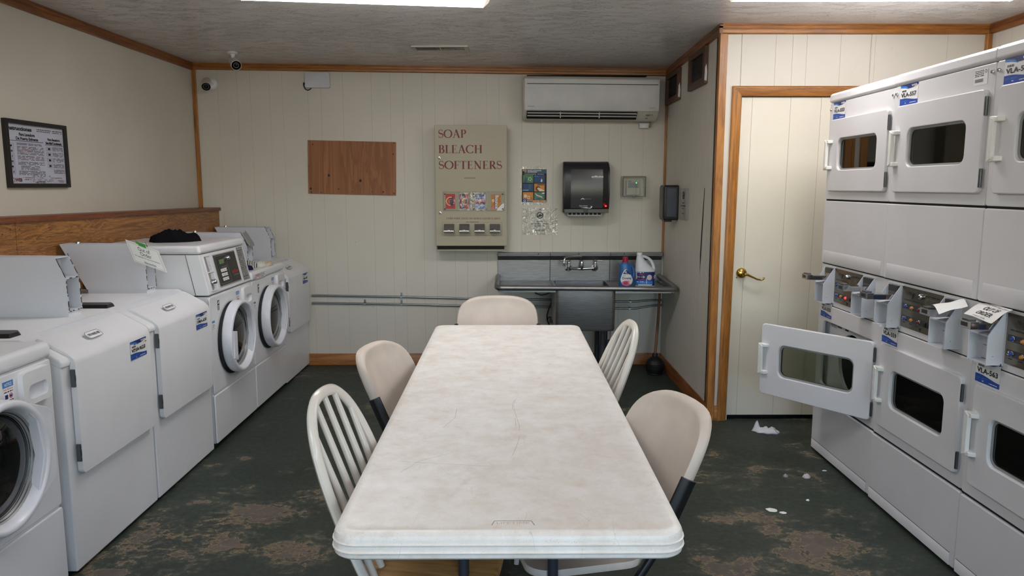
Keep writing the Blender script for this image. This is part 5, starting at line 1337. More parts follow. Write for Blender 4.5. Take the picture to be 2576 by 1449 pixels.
mb = MB(); mb.box(-.175, .175, -.186, -.15, 1.262, 1.292, 'dark_gray'); mb.lathe([(.018, -.188), (.019, -.184)], 'black_plastic', 'y', (-.006, 0, 1.279), 20); mb.build('lower_band', t, bevel=.006)
mb = MB(); mb.lathe([(.001, -.196), (.005, -.195), (.006, -.18)], 'led_red', 'y', (.152, 0, 1.315), 12); mb.build('sensor_light', t)
mb = MB(); mb.box(-.148, .128, -.165, -.02, 1.232, 1.262, 'plate_gray')
for i in range(8): mb.box(-.14+i*.033, -.114+i*.033, -.168, -.16, 1.246, 1.26, 'dark')
mb.build('paper_chute', t, bevel=.004)
# thermostat under its clear guard
t = thing('thermostat', 'wall thermostat with green light inside a clear locking guard', 'thermostat', (1.018, YB, 0), 0)
mb = MB(); mb.slab(rr(-.058, .052, 1.398, 1.518, .006), -.028, -.002, 'ac_cream'); th = mb.build('thermostat_body', t, bevel=.004)
mb = MB(); mb.rect(-.046, .044, 1.455, 1.505, -.0285, 'plate_gray'); mb.rect(-.042, .03, 1.462, 1.495, -.029, 'lcdgray'); mb.greek(-.042, -.02, 1.508, .004, -.0285, 'black_ink', 1); mb.build('display', th)
mb = MB(); mb.lathe([(.001, -.031), (.0035, -.030), (.0035, -.028)], 'led_green', 'y', (.022, 0, 1.496), 10); mb.build('green_light', th)
mb = MB(); mb.frame(rr(-.098, .098, 1.378, 1.552, .012), rr(-.085, .085, 1.392, 1.538, .008), -.062, 0, 'glass_clear'); mb.slab(rr(-.086, .086, 1.391, 1.539, .008), -.062, -.060, 'glass_clear')
mb.frame(rr(-.098, .098, 1.378, 1.552, .012), rr(-.096, .096, 1.380, 1.550, .011), -.063, -.06, 'white_ink')
mb.frame(rr(-.087, .087, 1.390, 1.540, .008), rr(-.085, .085, 1.392, 1.538, .007), -.0635, -.0625, 'plate_gray'); mb.build('clear_guard', t)
mb = MB(); mb.lathe([(.001, -.078), (.007, -.077), (.008, -.06)], 'hinge', 'y', (.0, 0, 1.386), 14); mb.build('lock', t)

# wall air conditioner
t = thing('air_conditioner', 'long wall mounted air conditioner above the towel dispenser', 'air conditioner', (.652, YB, 2.145), 0)
RT = Matrix.Rotation(R(.55), 4, 'Y')
mb = MB(); mb.T = RT; W = .527
mb.prism([(0, -.165), (-.10, -.168), (-.175, -.115), (-.195, -.07), (-.20, .05), (-.195, .13), (-.17, .16), (0, .165)], 'x', -W, W, 'ac_cream'); mb.build('housing', t, bevel=.012, seg=3)
mb = MB(); mb.T = RT; mb.prism([(-.196, -.100), (-.206, -.070), (-.210, .05), (-.206, .138), (-.198, .138), (-.19, -.10)], 'x', -W+.012, W-.006, 'ac_white'); fp = mb.build('front_panel', t, bevel=.006, seg=3)
mb = MB(); mb.T = RT; mb.box(-W+.03, W-.02, -.2125, -.200, .100, .130, 'ac_white'); mb.box(-W+.03, W-.02, -.2115, -.2, .096, .100, 'dark'); mb.build('intake_bar', t, bevel=.001)
mb = MB(); mb.T = RT
mb.text('Panasonic', -W+.04, -.075, .010, -.2085, 'plate_gray', .05, bold=.02); mb.text('INVERTER', W-.085, -.080, .008, -.2085, 'plate_gray', .045, shear=.2); mb.build('badge', fp)
mb = MB(); mb.T = RT; mb.add([(-W+.03, -.1935, -.105), (W-.17, -.1935, -.105), (W-.17, -.135, -.158), (-W+.03, -.135, -.158)], [(0, 1, 2, 3)], 'dark'); mb.build('outlet', t)
for k, (y, z) in enumerate(((-.190, -.122), (-.172, -.142))):
    mb = MB(); mb.T = RT; mb.loft([[(x, y-.008, z+.002), (x, y+.008, z+.010), (x, y+.010, z+.006), (x, y-.006, z-.002)] for x in (-W+.035, W-.175)], 'ac_white'); mb.build('louvre', t)
mb = MB(); mb.T = RT
for x in (-.24, .06): mb.box(x, x+.006, -.197, -.17, -.155, -.110, 'ac_cream')
mb.build('louvre_strut', t)
mb = MB(); mb.T = RT; mb.box(W-.10, W-.075, -.176, -.170, -.130, -.124, 'gray_ink'); mb.greek(W-.10, W-.05, -.128, .005, -.196, 'gray_ink', 1); mb.rect(W-.105, W-.085, -.152, -.148, -.165, 'black_ink'); mb.build('indicator', t)
mb = MB(); mb.box(-W+.03, W-.10, -.165, -.01, .162, .172, 'dark'); mb.build('top_grille', t)
t = thing('junction_box', 'small grey electrical box with looped conduit under the air conditioner', 'box', (1.088, YB, 1.945), 0)
mb = MB(); mb.box(-.036, .036, -.05, 0, -.019, .019, 'router'); mb.build('box', t, bevel=.003)
mb = MB(); mb.rect(-.02, .006, -.010, .002, -.0505, 'white_ink'); mb.build('box_label', t)
mb = MB(); mb.tube([(.034, -.02, -.008), (.055, -.02, -.004), (.062, -.02, .015), (.050, -.02, .034)], .006, 'plate_gray'); mb.build('flexible_conduit', t)

# framed instructions on the left wall (turned so that local x runs away from the camera)
t = thing('framed_instructions', 'black framed Spanish laundry instructions on the left wall', 'picture', (XL, 4.015, 1.634), PI/2)
FW, FH = .258, .170
mb = MB(); mb.frame(rr(-FW, FW, -FH, FH, .002, 2), rr(-FW+.021, FW-.021, -FH+.021, FH-.021, .001, 2), -.022, 0, 'black_plastic'); mb.build('frame', t, bevel=.002)
mb = MB(); mb.rect(-FW+.02, FW-.02, -FH+.02, FH-.02, -.008, 'paper_cool'); e = -.0085
L0, R0 = -FW+.024, FW-.03
mb.text('Instrucciones', L0+.003, .118, .018, e, 'black_ink', .195, bold=.05); mb.greek(.005, R0, .130, .004, e, 'black_ink', 1); mb.greek(.005, R0, .121, .004, e, 'maroon', 2)
mb.text('Para Lavadora', -.142, .092, .014, e, 'black_ink', .128, bold=.05); mb.text('De Puerta Enfrente', -.168, .071, .014, e, 'black_ink', .180, bold=.05); mb.rect(L0, .055, .064, .0665, e, 'navy')
mb.text('Para Secadora', .095, .080, .012, e, 'black_ink', .110, bold=.05); mb.text('Sencilla/Combinada', .075, .061, .012, e, 'black_ink', .145, bold=.05); mb.rect(.068, R0+.005, .055, .0575, e, 'navy')
rows = [(.050, 3), (.024, 4), (-.010, 3), (-.035, 3), (-.062, 4), (-.086, 2)]
k = 0
for z, n_ in ((.052, 2), (.035, 5), (.004, 2), (-.012, 2), (-.024, 2), (-.042, 3), (-.062, 4), (-.088, 2), (-.100, 2)):
    for i in range(n_):
        k += 1; mb.greek(-.165+(.02 if n_ in (4,) else 0), .055-(.04 if n_ == 4 else 0), z-i*.0058, .0027, e, 'maroon' if k in (5, 6, 11, 12) else 'black_ink', k)
for i in range(6):
    z = .040-i*.026; mb.frame([(p, q) for p, q in rr(L0, L0+.042, z-.011, z+.011, .001, 2)], rr(L0+.001, L0+.041, z-.010, z+.010, .001, 2), e-.0002, e, 'gray_ink'); mb.rect(L0+.012+.006*(i % 3), L0+.030+.003*(i % 2), z-.006, z+.004, e, 'gray_ink' if i % 2 else 'black_ink')
for i in range(5):
    z = .036-i*.030; mb.frame(rr(.078, .122, z-.010, z+.010, .001, 2), rr(.079, .121, z-.009, z+.009, .001, 2), e-.0002, e, 'gray_ink') if i < 4 else None
    if i < 4: mb.rect(.092, .112, z-.006, z+.005, e, 'black_ink')
    for j in range(4): k += 1; mb.greek(.132, R0, z+.007-j*.0056, .0027, e, 'maroon' if k % 9 == 0 else 'black_ink', k)
mb.greek(-.06, .10, -.112, .003, e, 'black_ink', 50); mb.greek(-.14, R0-.03, -.121, .003, e, 'maroon', 51)
mb.ringf(L0+.018, -.132, .012, .015, e, 'maroon', 16, .8); mb.text('WEB', L0+.034, -.139, .016, e, 'maroon', .055, bold=.04)
mb.greek(-.125, -.07, -.131, .0035, e, 'black_ink', 3); mb.greek(-.06, .12, -.131, .003, e, 'gray_ink', 4); mb.greek(-.06, .12, -.138, .003, e, 'gray_ink', 5); mb.text('1-800-775-5783', -.04, -.1475, .009, e, 'black_ink', .085, bold=.02); mb.greek(.16, R0, -.135, .003, e, 'black_ink', 6); mb.greek(.17, R0-.01, -.142, .003, e, 'maroon', 7)
mb.build('printed_sheet', t)
mb = MB(); mb.rect(-FW+.02, FW-.02, -FH+.02, FH-.02, -.014, 'glass_clear'); mb.build('glass_cover', t)

# alcove wall (local x runs toward the camera, local -y into the room)
t = thing('soap_dispenser', 'black wall soap dispenser on the alcove wall by the sink', 'dispenser', (XA, 5.64, 0), -PI/2)
mb = MB(); mb.prism([(-.075, 1.218), (.075, 1.218), (.078, 1.24), (.078, 1.46), (.070, 1.478), (-.070, 1.478), (-.078, 1.46), (-.078, 1.24)], 'y', -.112, 0, 'black_plastic'); mb.build('dispenser_body', t, bevel=.010, seg=3)
mb = MB(); mb.box(.0775, .0800, -.090, -.020, 1.245, 1.455, 'tank'); mb.build('side_window', t, bevel=.002)
mb = MB(); mb.box(-.06, .06, -.118, -.108, 1.235, 1.465, 'dark_gray'); mb.build('front_cover', t, bevel=.004)
mb = MB(); mb.box(-.04, .04, -.10, -.04, 1.205, 1.22, 'black_plastic'); mb.build('nozzle', t, bevel=.004)
t = thing('notice_sheet', 'narrow laminated white notice beside the soap dispenser', 'sign', (XA, 5.40, 0), -PI/2)
mb = MB(); mb.add([(-.135+.27*i/8, -.003-.006*math.sin(i*1.3)*.3, z) for z in (1.228, 1.456) for i in range(9)], [(i, i+1, 10+i, 9+i) for i in range(8)], 'film_paper'); mb.build('laminated_sheet', t)
mb = MB(); e = -.0072; mb.ringf(0, 1.405, .018, .028, e, 'black_ink', 20); mb.poly([(-.035, 1.395), (0, 1.407), (.035, 1.418), (.02, 1.402)], e, 'black_ink')
for s_, z, w_ in (('DO NOT', 1.345, .06), ('WASH DISHES', 1.325, .13), ('IN SINK', 1.306, .07), ('THANK YOU', 1.27, .085)):
    mb.text(s_, 0, z, .010, e, 'black_ink', w_, 'C', bold=.03)
mb.build('notice_print', t)
def wall_vent(label, y0, y1, z0, z1):
    t = thing('wall_vent', label, 'vent', (XA, (y0+y1)/2, 0), -PI/2, 'framed wall vents'); h = (y1-y0)/2
    mb = MB(); mb.frame(rr(-h, h, z0, z1, .002, 2), rr(-h+.05, h-.05, z0+.042, z1-.038, .001, 2), -.024, 0, 'vent_brown'); mb.build('vent_frame', t, bevel=.002)
    mb = MB(); mb.rect(-h+.05, h-.05, z0+.042, z1-.038, -.006, 'screen'); 
    for i in range(22): z = z0+.046+i*(z1-z0-.088)/22; mb.box(-h+.05, h-.05, -.0085, -.006, z, z+.0022, 'dark_gray')
    mb.build('vent_screen', t)
    mb = MB(); mb.prism([(-.022, z0+.02), (-.008, z0+.015), (-.006, z0+.07), (-.012, z0+.12), (-.020, z0+.10)], 'x', h, h+.003, 'white_ink'); mb.build('paint_smear', t)
wall_vent('brown framed dark wall vent nearer the door on the alcove wall', 4.865, 5.305, 2.118, 2.352)
wall_vent('brown framed dark wall vent in the corner beside the air conditioner', 5.60, 6.045, 2.100, 2.330)

# ================================================================== SINK CORNER
t = thing('utility_sink', 'stainless utility sink with drainboards against the back wall', 'sink', (.59, YB, 0), 0)
a0, a1 = -.665, .672                # local x of the backsplash ends
mb = MB()
prof = [(-.014, .70), (-.018, .875), (-.054, .908), (-.057, .936), (-.002, .938), (-.002, .70)]
for xa, xb in ((a0, -.238), (-.2375, .250), (.2505, a1)):
    mb.prism(prof, 'x', xa, xb, 'stainless')
bs = mb.build('backsplash', t, bevel=.003)
mb = MB()
for x in (-.335, -.008, .36): mb.lathe([(.001, -.0585), (.005, -.058), (.005, -.056)], 'black_ink', 'y', (x, 0, .927), 10)
mb.build('screw', bs)
mb = MB()
mb.box(a0+.01, -.232, -.64, -.01, .700, .706, 'stainless'); mb.box(.212, a1-.03, -.64, -.01, .694, .700, 'stainless'); mb.box(-.232, .212, -.10, -.01, .700, .706, 'stainless')
mb.box(a0+.03, -.232, -.648, -.636, .698, .722, 'stainless'); mb.box(.212, a1-.055, -.648, -.636, .690, .716, 'stainless'); mb.build('drainboard', t)
mb = MB(); rim = [(a0+.002, -.03, .742), (a0, -.10, .738), (a0, -.60, .732), (a0+.012, -.645, .731), (a0+.04, -.652, .731), (-.2, -.652, .729), (.3, -.652, .724), (a1-.04, -.652, .719), (a1-.02, -.645, .719), (a1-.012, -.60, .720), (a1-.012, -.10, .735), (a1-.02, -.03, .742)]
mb.tube(rim, .019, 'stainless', 14); mb.build('rolled_rim', t, angle=60)
mb = MB()
bx0, bx1, by0, by1 = -.234, .212, -.645, -.10
def bl(ins, z): return [(x, y, z) for x, y in rr(bx0+ins, bx1-ins, by0+ins, by1-ins, max(.006, .03-ins*.3), 5)]
mb.loft([bl(.02, .715), bl(0, .712), bl(.002, .42), bl(.008, .405), bl(.03, .400)], 'stainless', False, True)
mb.loft([bl(.012, .712), bl(.014, .43), bl(.05, .41)], 'stainless', False, True); mb.build('basin', t, angle=50)
mb = MB(); mb.box(.207, .214, -.651, -.64, .69, .715, 'stainless'); mb.lathe([(.036, 0), (.036, -.028), (.026, -.032), (.024, -.075), (.0245, -.10)], 'chrome', o=(.188, -.42, .402), n=20); mb.tube([(.188, -.42, .30), (.188, -.42, .19), (.188, -.40, .16), (.188, -.30, .15), (.188, -.03, .15)], .020, 'leg_gray', 14); mb.build('drain_pipe', t)
for x in (-.19, .14):
    for y in (-.48, -.14):
        mb = MB(); mb.tube([(x, y, .402), (x, y, .012)], .021, 'leg_gray', 14); mb.lathe([(.026, .03), (.03, .0), (.001, .0)], 'dark_gray', o=(x, y, 0), n=16); mb.build('leg', t)

t = thing('faucet', 'chrome two handle wall faucet with swing spout over the sink', 'faucet', (.605, YB-.016, .812), 0)
mb = MB(); mb.tube([(-.10, -.05, 0), (-.04, -.055, -.003), (0, -.057, -.004), (.05, -.055, -.003), (.107, -.05, 0)], [.010, .010, .013, .010, .010], 'chrome', 12)
for x in (-.103, .110):
    mb.lathe([(.030, 0), (.028, -.008), (.016, -.012), (.014, -.05)], 'chrome', 'y', (x, 0, -.002), 20)
    mb.lathe([(.014, -.014), (.016, .0), (.015, .02), (.017, .022), (.014, .036), (.008, .040), (.007, .052)], 'chrome', o=(x, -.05, 0), n=16)
mb.lathe([(.014, -.008), (.017, .01), (.016, .034), (.018, .036), (.012, .05), (.010, .06)], 'chrome', o=(0, -.057, 0), n=16); mb.build('faucet_body', t)
mb = MB(); mb.tube([(0, -.057, .05), (0, -.06, .078), (-.008, -.072, .094), (-.025, -.085, .098), (-.08, -.13, .100), (-.125, -.165, .101), (-.145, -.18, .094), (-.153, -.187, .075), (-.154, -.188, .048)], .0085, 'chrome', 12); mb.lathe([(.011, 0), (.0115, .022), (.008, .026)], 'chrome', o=(-.154, -.188, .032), n=14); mb.build('spout', t)
for x, s_ in ((-.103, -1), (.110, 1)):
    mb = MB(); mb.lathe([(.008, 0), (.011, .003), (.012, .014), (.009, .018), (.001, .018)], 'chrome', o=(x, -.05, .052), n=14); mb.loft([[(x+s_*d, -.05-w_, z) for w_, z in ((-h, .058-k), (h, .058-k), (h, .066+k*.3), (-h, .066+k*.3))] for d, h, k in ((.008, .006, 0), (.03, .005, .0), (.07, .009, .002))], 'chrome'); mb.build('lever_handle', t, bevel=.002)

def bottle_sections(secs, n=36):
    """secs: (z, cx, half width, half depth, squareness)"""
    loops = []
    for z, cx, w_, d, e in secs:
        loops.append([(cx+w_*math.copysign(abs(math.cos(a))**e, math.cos(a)), d*math.copysign(abs(math.sin(a))**e, math.sin(a)), z) for a in [2*PI*i/n for i in range(n)]])
    return loops
t = thing('fabric_softener_bottle', 'blue fabric softener bottle with crimson cap on the sink drainboard', 'bottle', (.921, 5.71, .7005), 0)
mb = MB(); secs = [(0, 0, .050, .034, .8), (.006, 0, .056, .038, .8), (.04, 0, .060, .041, .8), (.075, -.003, .056, .039, .8), (.115, -.008, .046, .036, .85), (.140, -.010, .044, .034, .85), (.160, -.008, .048, .033, .9), (.172, -.010, .044, .031, .9), (.188, -.012, .030, .026, 1), (.190, -.012, .024, .024, 1), (.20, -.012, .022, .022, 1)]
mb.loft(bottle_sections(secs), 'bottle_blue'); bd = mb.build('bottle_body', t, angle=60)
mb = MB(); mb.tube([(.016, 0, .178), (.034, 0, .166), (.048, 0, .145), (.055, 0, .118), (.055, 0, .088), (.050, 0, .066), (.042, 0, .055)], [.011, .010, .009, .009, .010, .012, .014], 'bottle_blue', 12); mb.build('handle', t)
mb = MB(); mb.lathe([(.0245, .190), (.0245, .198), (.022, .200), (.0225, .228), (.020, .231), (.001, .231)], 'cap_red', o=(-.012, 0, 0), n=24); mb.build('cap', t)
def sf(x, z):
    for (z0_, c0, w0, d0, e0), (z1_, c1, w1, d1, e1) in zip(secs[:-1], secs[1:]):
        if z0_ <= z <= z1_:
            k = (z-z0_)/(z1_-z0_); c_, w_, d_ = c0+(c1-c0)*k, w0+(w1-w0)*k, d0+(d1-d0)*k
            return -d_*max(.05, 1-abs((x-c_)/w_)**2.4)**.42
    return -.03
def patch(mb, pts, off, mat, f, n=14):
    """fan of a convex outline draped on the bottle surface"""
    cx = sum(p[0] for p in pts)/len(pts); cz = sum(p[1] for p in pts)/len(pts)
    rings = []
    for r_ in (1., .75, .5, .25, .02): rings.append([(cx+(p[0]-cx)*r_, f(cx+(p[0]-cx)*r_, cz+(p[1]-cz)*r_)+off, cz+(p[1]-cz)*r_) for p in pts])
    mb.loft(rings, mat, False, True)
mb = MB()
drop = [(.047*math.sin(a)*(1 if math.cos(a) < 0 else 1-.45*math.cos(a)), .062+(.050 if math.cos(a) < 0 else .078)*math.cos(a)) for a in [2*PI*i/28 for i in range(28)]]
patch(mb, [(x-.003-.10*max(0, z-.06), z) for x, z in drop], -.0016, 'white_ink', sf)
patch(mb, [(-.033, .102), (-.022, .122), (-.006, .137), (.006, .128), (.018, .112), (.026, .098), (.0, .101)], -.0026, 'navy', sf)
patch(mb, [(.043*math.cos(a)*.92-.003, .034+.020*math.sin(a)) for a in [2*PI*i/20 for i in range(20)]], -.0026, 'pink', sf); patch(mb, [(.018*math.cos(a)-.012, .036+.013*math.sin(a)) for a in [2*PI*i/14 for i in range(14)]], -.0036, 'rose', sf)
patch(mb, [(.012*math.cos(a)+.026, .040+.014*math.sin(a)) for a in [2*PI*i/14 for i in range(14)]], -.0036, 'cream_ink', sf)
mb.text('Downy', -.037, .064, .017, -.0042, 'navy', .070, bold=.02, yf=sf); mb.text('3X', -.020, .112, .012, -.0042, 'white_ink', .016, bold=.03, yf=sf); mb.greek(-.012, .014, .105, .003, -.004, 'white_ink', 2, yf=sf); mb.greek(-.034, -.010, .088, .004, -.003, 'gray_ink', 3, yf=sf); mb.build('front_label', bd)
t = thing('bleach_jug', 'white bleach jug with blue label on the sink drainboard', 'bottle', (1.066, 5.72, .7005), 0)
s2 = [(0, 0, .070, .048, .72), (.008, 0, .077, .054, .72), (.118, 0, .077, .054, .72), (.134, -.003, .074, .053, .75), (.152, -.013, .062, .050, .8), (.178, -.026, .048, .042, .9), (.204, -.037, .035, .034, 1), (.228, -.044, .025, .025, 1), (.238, -.046, .020, .020, 1), (.254, -.046, .019, .019, 1)]
mb = MB(); mb.loft(bottle_sections(s2), 'bottle_white'); bd = mb.build('jug_body', t, angle=60)
mb = MB(); mb.tube([(-.036, 0, .236), (-.008, 0, .233), (.020, 0, .222), (.044, 0, .200), (.060, 0, .170), (.0655, 0, .142), (.060, 0, .118)], [.012, .011, .011, .012, .012, .013, .016], 'bottle_white', 12); mb.build('handle', t)
mb = MB(); mb.lathe([(.020, .240), (.0215, .243), (.0215, .262), (.019, .265), (.001, .265)], 'plastic_white', o=(-.046, 0, 0), n=22); mb.build('cap', t)
def sg_(x, z): return -.054*max(.05, 1-abs(x/.077)**2.78)**.36
mb = MB()
def band(za, zb, xa, xb, off, mat):
    mb.loft([[(xa+(xb-xa)*i/16, sg_(xa+(xb-xa)*i/16, z)+off, z) for i in range(17)] for z in (za, zb)], mat, False, False, False)
band(.014, .120, -.0765, .0765, -.0012, 'navy'); band(.018, .048, -.074, .050, -.0018, 'lightblue'); band(.048, .062, -.074, .050, -.0016, 'blue'); band(.016, .024, -.06, .045, -.0024, 'white_ink')
patch(mb, [(-.074, .080), (-.060, .098), (-.044, .106), (-.024, .096), (-.006, .080), (-.024, .062), (-.044, .052), (-.060, .062)], -.0026, 'red', sg_); patch(mb, [(-.070, .080), (-.058, .094), (-.044, .101), (-.026, .092), (-.011, .080), (-.026, .067), (-.044, .058), (-.058, .066)], -.0034, 'navy', sg_)
patch(mb, [(-.072, .074), (-.072, .088), (-.02, .089), (-.014, .081), (-.02, .073)], -.0040, 'white_ink', sg_); mb.text('CLOROX', -.070, .0755, .011, -.0050, 'navy', .050, bold=.05, yf=sg_)
patch(mb, [(.024+.020*math.cos(a), .078+.021*math.sin(a)) for a in [2*PI*i/16 for i in range(16)]], -.0028, 'cream_white', sg_); band(.03, .072, .0005, .0045, -.003, 'white_ink'); patch(mb, [(.042, .062), (.05, .064), (.05, .088), (.046, .094)], -.0036, 'maroon', sg_)
mb.greek(-.066, -.02, .112, .005, -.0026, 'white_ink', 1, yf=sg_); mb.greek(-.07, -.02, .042, .004, -.003, 'white_ink', 2, yf=sg_)
for i in range(4): mb.greek(.056, .072, .09-i*.007, .003, -.0026, 'white_ink', i, yf=sg_)
mb.build('wrap_label', bd)

t = thing('plunger', 'black rubber plunger with long wooden stick in the alcove corner', 'plunger', (1.168, 5.76, 0), 0)
mb = MB(); mb.lathe([(.062, 0), (.066, .006), (.060, .012), (.068, .030), (.074, .050), (.0745, .058), (.0725, .060), (.0745, .064), (.0735, .078), (.0705, .080), (.072, .084), (.062, .108), (.046, .125), (.030, .134), (.022, .140), (.022, .160), (.018, .166), (.001, .166)], 'black_rubber', n=36); mb.build('rubber_cup', t)
mb = MB(); mb.tube([(.0, 0, .15), (.03, .07, .40), (.058, .16, .682)], [.0115, .011, .010], 'stick', 12); mb.build('stick', t)

def conduit(label, pts, clips):
    t = thing('conduit', label, 'pipe', (0, YB, 0), 0, 'metal conduits low on the back wall')
    mb = MB(); mb.tube([(x, -.012, z) for x, z in pts], .0085, 'galv', 12); mb.build('conduit_pipe', t)
    for x, z in clips:
        mb = MB(); mb.loft([[(x+dx, y, z+k) for y, k in ((-.0008, .034), (-.004, .034), (-.004, .012), (-.022, .006), (-.0225, -.008), (-.012, -.0105), (-.012, -.0095), (-.0205, -.007), (-.020, .005), (-.0008, .010))] for dx in (-.008, .008)], 'galv'); mb.disc(x, z+.022, .003, -.0046, 'dark_gray', 8); mb.build('strap_clip', t)
conduit('upper galvanised conduit along the back wall behind the table', [(-1.60, .583), (-.9, .572), (-.3, .556), (.3, .546), (.55, .54), (.9, .530), (1.05, .530), (1.19, .541), (1.272, .543)], [(-.866, .571), (1.014, .529)])
conduit('lower galvanised conduit along the back wall behind the table', [(-1.60, .520), (-.9, .510), (-.4, .497), (.3, .485), (.55, .48), (.9, .473), (1.06, .472), (1.19, .494), (1.272, .499)], [(-1.167, .514), (-.866, .509), (1.009, .472)])
t = thing('power_cord', 'black cord with grey plug hanging beside the sink basin', 'cord', (0, 6.02, 0), 0)
mb = MB(); mb.tube([(.215, .02, .64), (.235, 0, .605), (.28, 0, .590), (.325, 0, .597), (.36, 0, .625), (.372, 0, .665), (.370, 0, .60), (.362, 0, .53), (.340, 0, .475), (.327, 0, .425), (.329, 0, .385), (.345, 0, .345), (.352, 0, .18)], .0055, 'black_plastic', 8); mb.build('cable', t)
mb = MB(); mb.box(.346, .374, -.014, .012, .362, .402, 'hinge'); mb.tube([(.33, 0, .392), (.35, 0, .412), (.37, 0, .402)], .004, 'black_plastic'); mb.build('plug', t, bevel=.004)

# ================================================================== PAPERS, CLOTHES AND LITTER
t = thing('out_of_order_sign', 'tilted laminated out of order sign taped to the meter box', 'sign', (-1.905, 3.772, 1.2), 0)
a, b_, d = Vector((-1.921, 3.772, 1.207)), Vector((-1.755, 3.772, 1.149)), Vector((-1.882, 3.772, 1.096))
ux = (b_-a); uz = (a-d); W, H = ux.length, uz.length
A = Matrix(((ux.x/W, 0, uz.x/H, 0), (0, 1, 0, 0), (ux.z/W, 0, uz.z/H, 0), (0, 0, 0, 1)))
TT = Matrix.Translation((d.x+1.905, 0, d.z-1.2)) @ A                   # local x along the sheet, z up it
mb = MB(); mb.T = TT
n_ = 10; mb.loft([[(W*i/n_, -.004*math.sin(PI*i/n_)-.006*(i/n_)**2, z) for i in range(n_+1)] for z in (0, H)], 'bright_sheet', False, False, False); mb.build('laminated_sheet', t)
def yb_(x, z): k = x/W; return -.004*math.sin(PI*k)-.006*k*k
mb = MB(); mb.T = TT; e = -.0008
mb.text('Out of', W*.5, H*.66, .021, e, 'green_ink', W*.36, 'C', yf=yb_); mb.text('Order', W*.5, H*.44, .021, e, 'green_ink', W*.34, 'C', yf=yb_); mb.text('We apologize for any inconvenience.', W*.5, H*.325, .0075, e, 'green_ink', W*.76, 'C', yf=yb_); mb.text('Silverwood Park', W*.53, H*.10, .009, e, 'green_ink', W*.36, 'C', bold=.02, shear=.2, yf=yb_)
for x0_, x1_, z0_, z1_ in ((W*.05, W*.95, H*.93, H*.938), (W*.05, W*.95, H*.05, H*.058), (W*.05, W*.056, H*.05, H*.93), (W*.944, W*.95, H*.05, H*.93)):
    k = 10; mb.loft([[(x0_+(x1_-x0_)*i/k, yb_(x0_+(x1_-x0_)*i/k, 0)+e, z) for i in range(k+1)] for z in (z0_, z1_)], 'gray_ink', False, False, False)
mb.build('sign_lettering', t)
mb = MB(); mb.T = TT
for k_, q in enumerate(([(W*.40, H*.93), (W*.62, H*.90), (W*.64, H*1.10), (W*.42, H*1.08)], [(W*.33, H*1.0), (W*.5, H*.95), (W*.52, H*1.07), (W*.36, H*1.12)])): mb.poly(q, -.007-.001*k_, 'green_tape')
mb.build('green_tape', t)

def sheet(name, label, cat, corners, bend, mat, lines, axis=1):
    """curved sheet through four corners a b c d (a-b top edge)"""
    t = thing(name, label, cat, corners[0], 0); o = Vector(corners[0]); a, b_, c, d = [Vector(p)-o for p in corners]
    nrm = (b_-a).cross(d-a).normalized()
    if nrm.z < 0: nrm = -nrm
    def S(u, v):
        p = a.lerp(b_, u).lerp(d.lerp(c, u), v)
        return p + nrm*(bend*math.sin(PI*(v if axis else u)) + .002*math.sin(7*u+5*v))
    mb = MB(); n_ = 12
    mb.add([S(i/n_, j/n_) for j in range(n_+1) for i in range(n_+1)], [(j*(n_+1)+i, j*(n_+1)+i+1, (j+1)*(n_+1)+i+1, (j+1)*(n_+1)+i) for j in range(n_) for i in range(n_)], mat)
    mb.build('paper', t)
    if lines:
        mb = MB()
        for body, u0, u1, v, h, ink, bold, sh in lines:
            vs, fs, w_, hh = glyphs(body, bold, sh)
            mb.add([S(u0+(u1-u0)*p/w_, v-h*q/hh) + nrm*.0012 for p, q in vs], fs, ink, False)
        mb.build('handwriting', t)
    return t
sheet('paper_note', 'blank curled white paper taped over the coin slide of dryer VLA-559', 'paper', [(1.612, 2.800, 1.022), (1.738, 2.812, 1.042), (1.694, 2.700, 1.036), (1.592, 2.705, 1.006)], .012, 'paper', [('r', .42, .46, .20, .07, 'black_ink', 0, .3)])
sheet('out_of_order_note', 'handwritten out of order paper taped on the meter of dryer VLA-563', 'paper', [(1.738, 2.662, 1.060), (1.698, 2.462, 1.060), (1.636, 2.474, 1.013), (1.668, 2.682, 1.013)], .004, 'paper',
      [('OUT OF', .30, .84, .50, .22, 'black_ink', .015, .15), ('ORDER', .28, .80, .80, .20, 'black_ink', .015, .25), ('Thursday Lil in Village Center', .06, .97, .17, .075, 'gray_ink', .0, .3), ('property needs', .30, .72, .95, .07, 'gray_ink', .0, .3)])

def heap(name, label, cat, c, rx, ry, h, mat, seed, rz=0., n=44, fold=.35, stripe=None):
    """crumpled cloth lying on a surface"""
    t = thing(name, label, cat, c, rz); mb = MB(); loops = []
    N_, RN = n, 14
    for k in range(RN+1):
        r_ = k/RN; l = []
        for j in range(N_):
            a_ = 2*PI*j/N_; rad = 1+.22*mnoise.noise((math.cos(a_)*1.7, math.sin(a_)*1.7, seed))
            x, y = rx*r_*rad*math.cos(a_), ry*r_*rad*math.sin(a_)
            q = max(0., 1-r_**2.6)**.55
            f = 1+fold*1.6*mnoise.noise((x/rx*2.3, y/ry*2.3, seed+3))+fold*.8*mnoise.noise((x/rx*6, y/ry*6, seed+5))
            z = h*q*max(.15, f) + (.002 if k < RN else 0.)
            l.append((x, y, z))
        loops.append(l)
    mb.loft(loops[::-1], mat, True, False); mb.build('cloth', t, angle=70)
    return t
heap('black_cloth', 'folded black garment on top of the keypad console washer', 'clothes', (-1.95, 4.40, 1.149), .130, .085, .058, 'cloth_black', 2.2, R(10))
heap('white_sock', 'crumpled grey striped white sock on a washer top', 'sock', (-1.735, 5.03, .9265), .048, .05, .040, 'sock_stripe', 5.1, R(20), 36, .3)
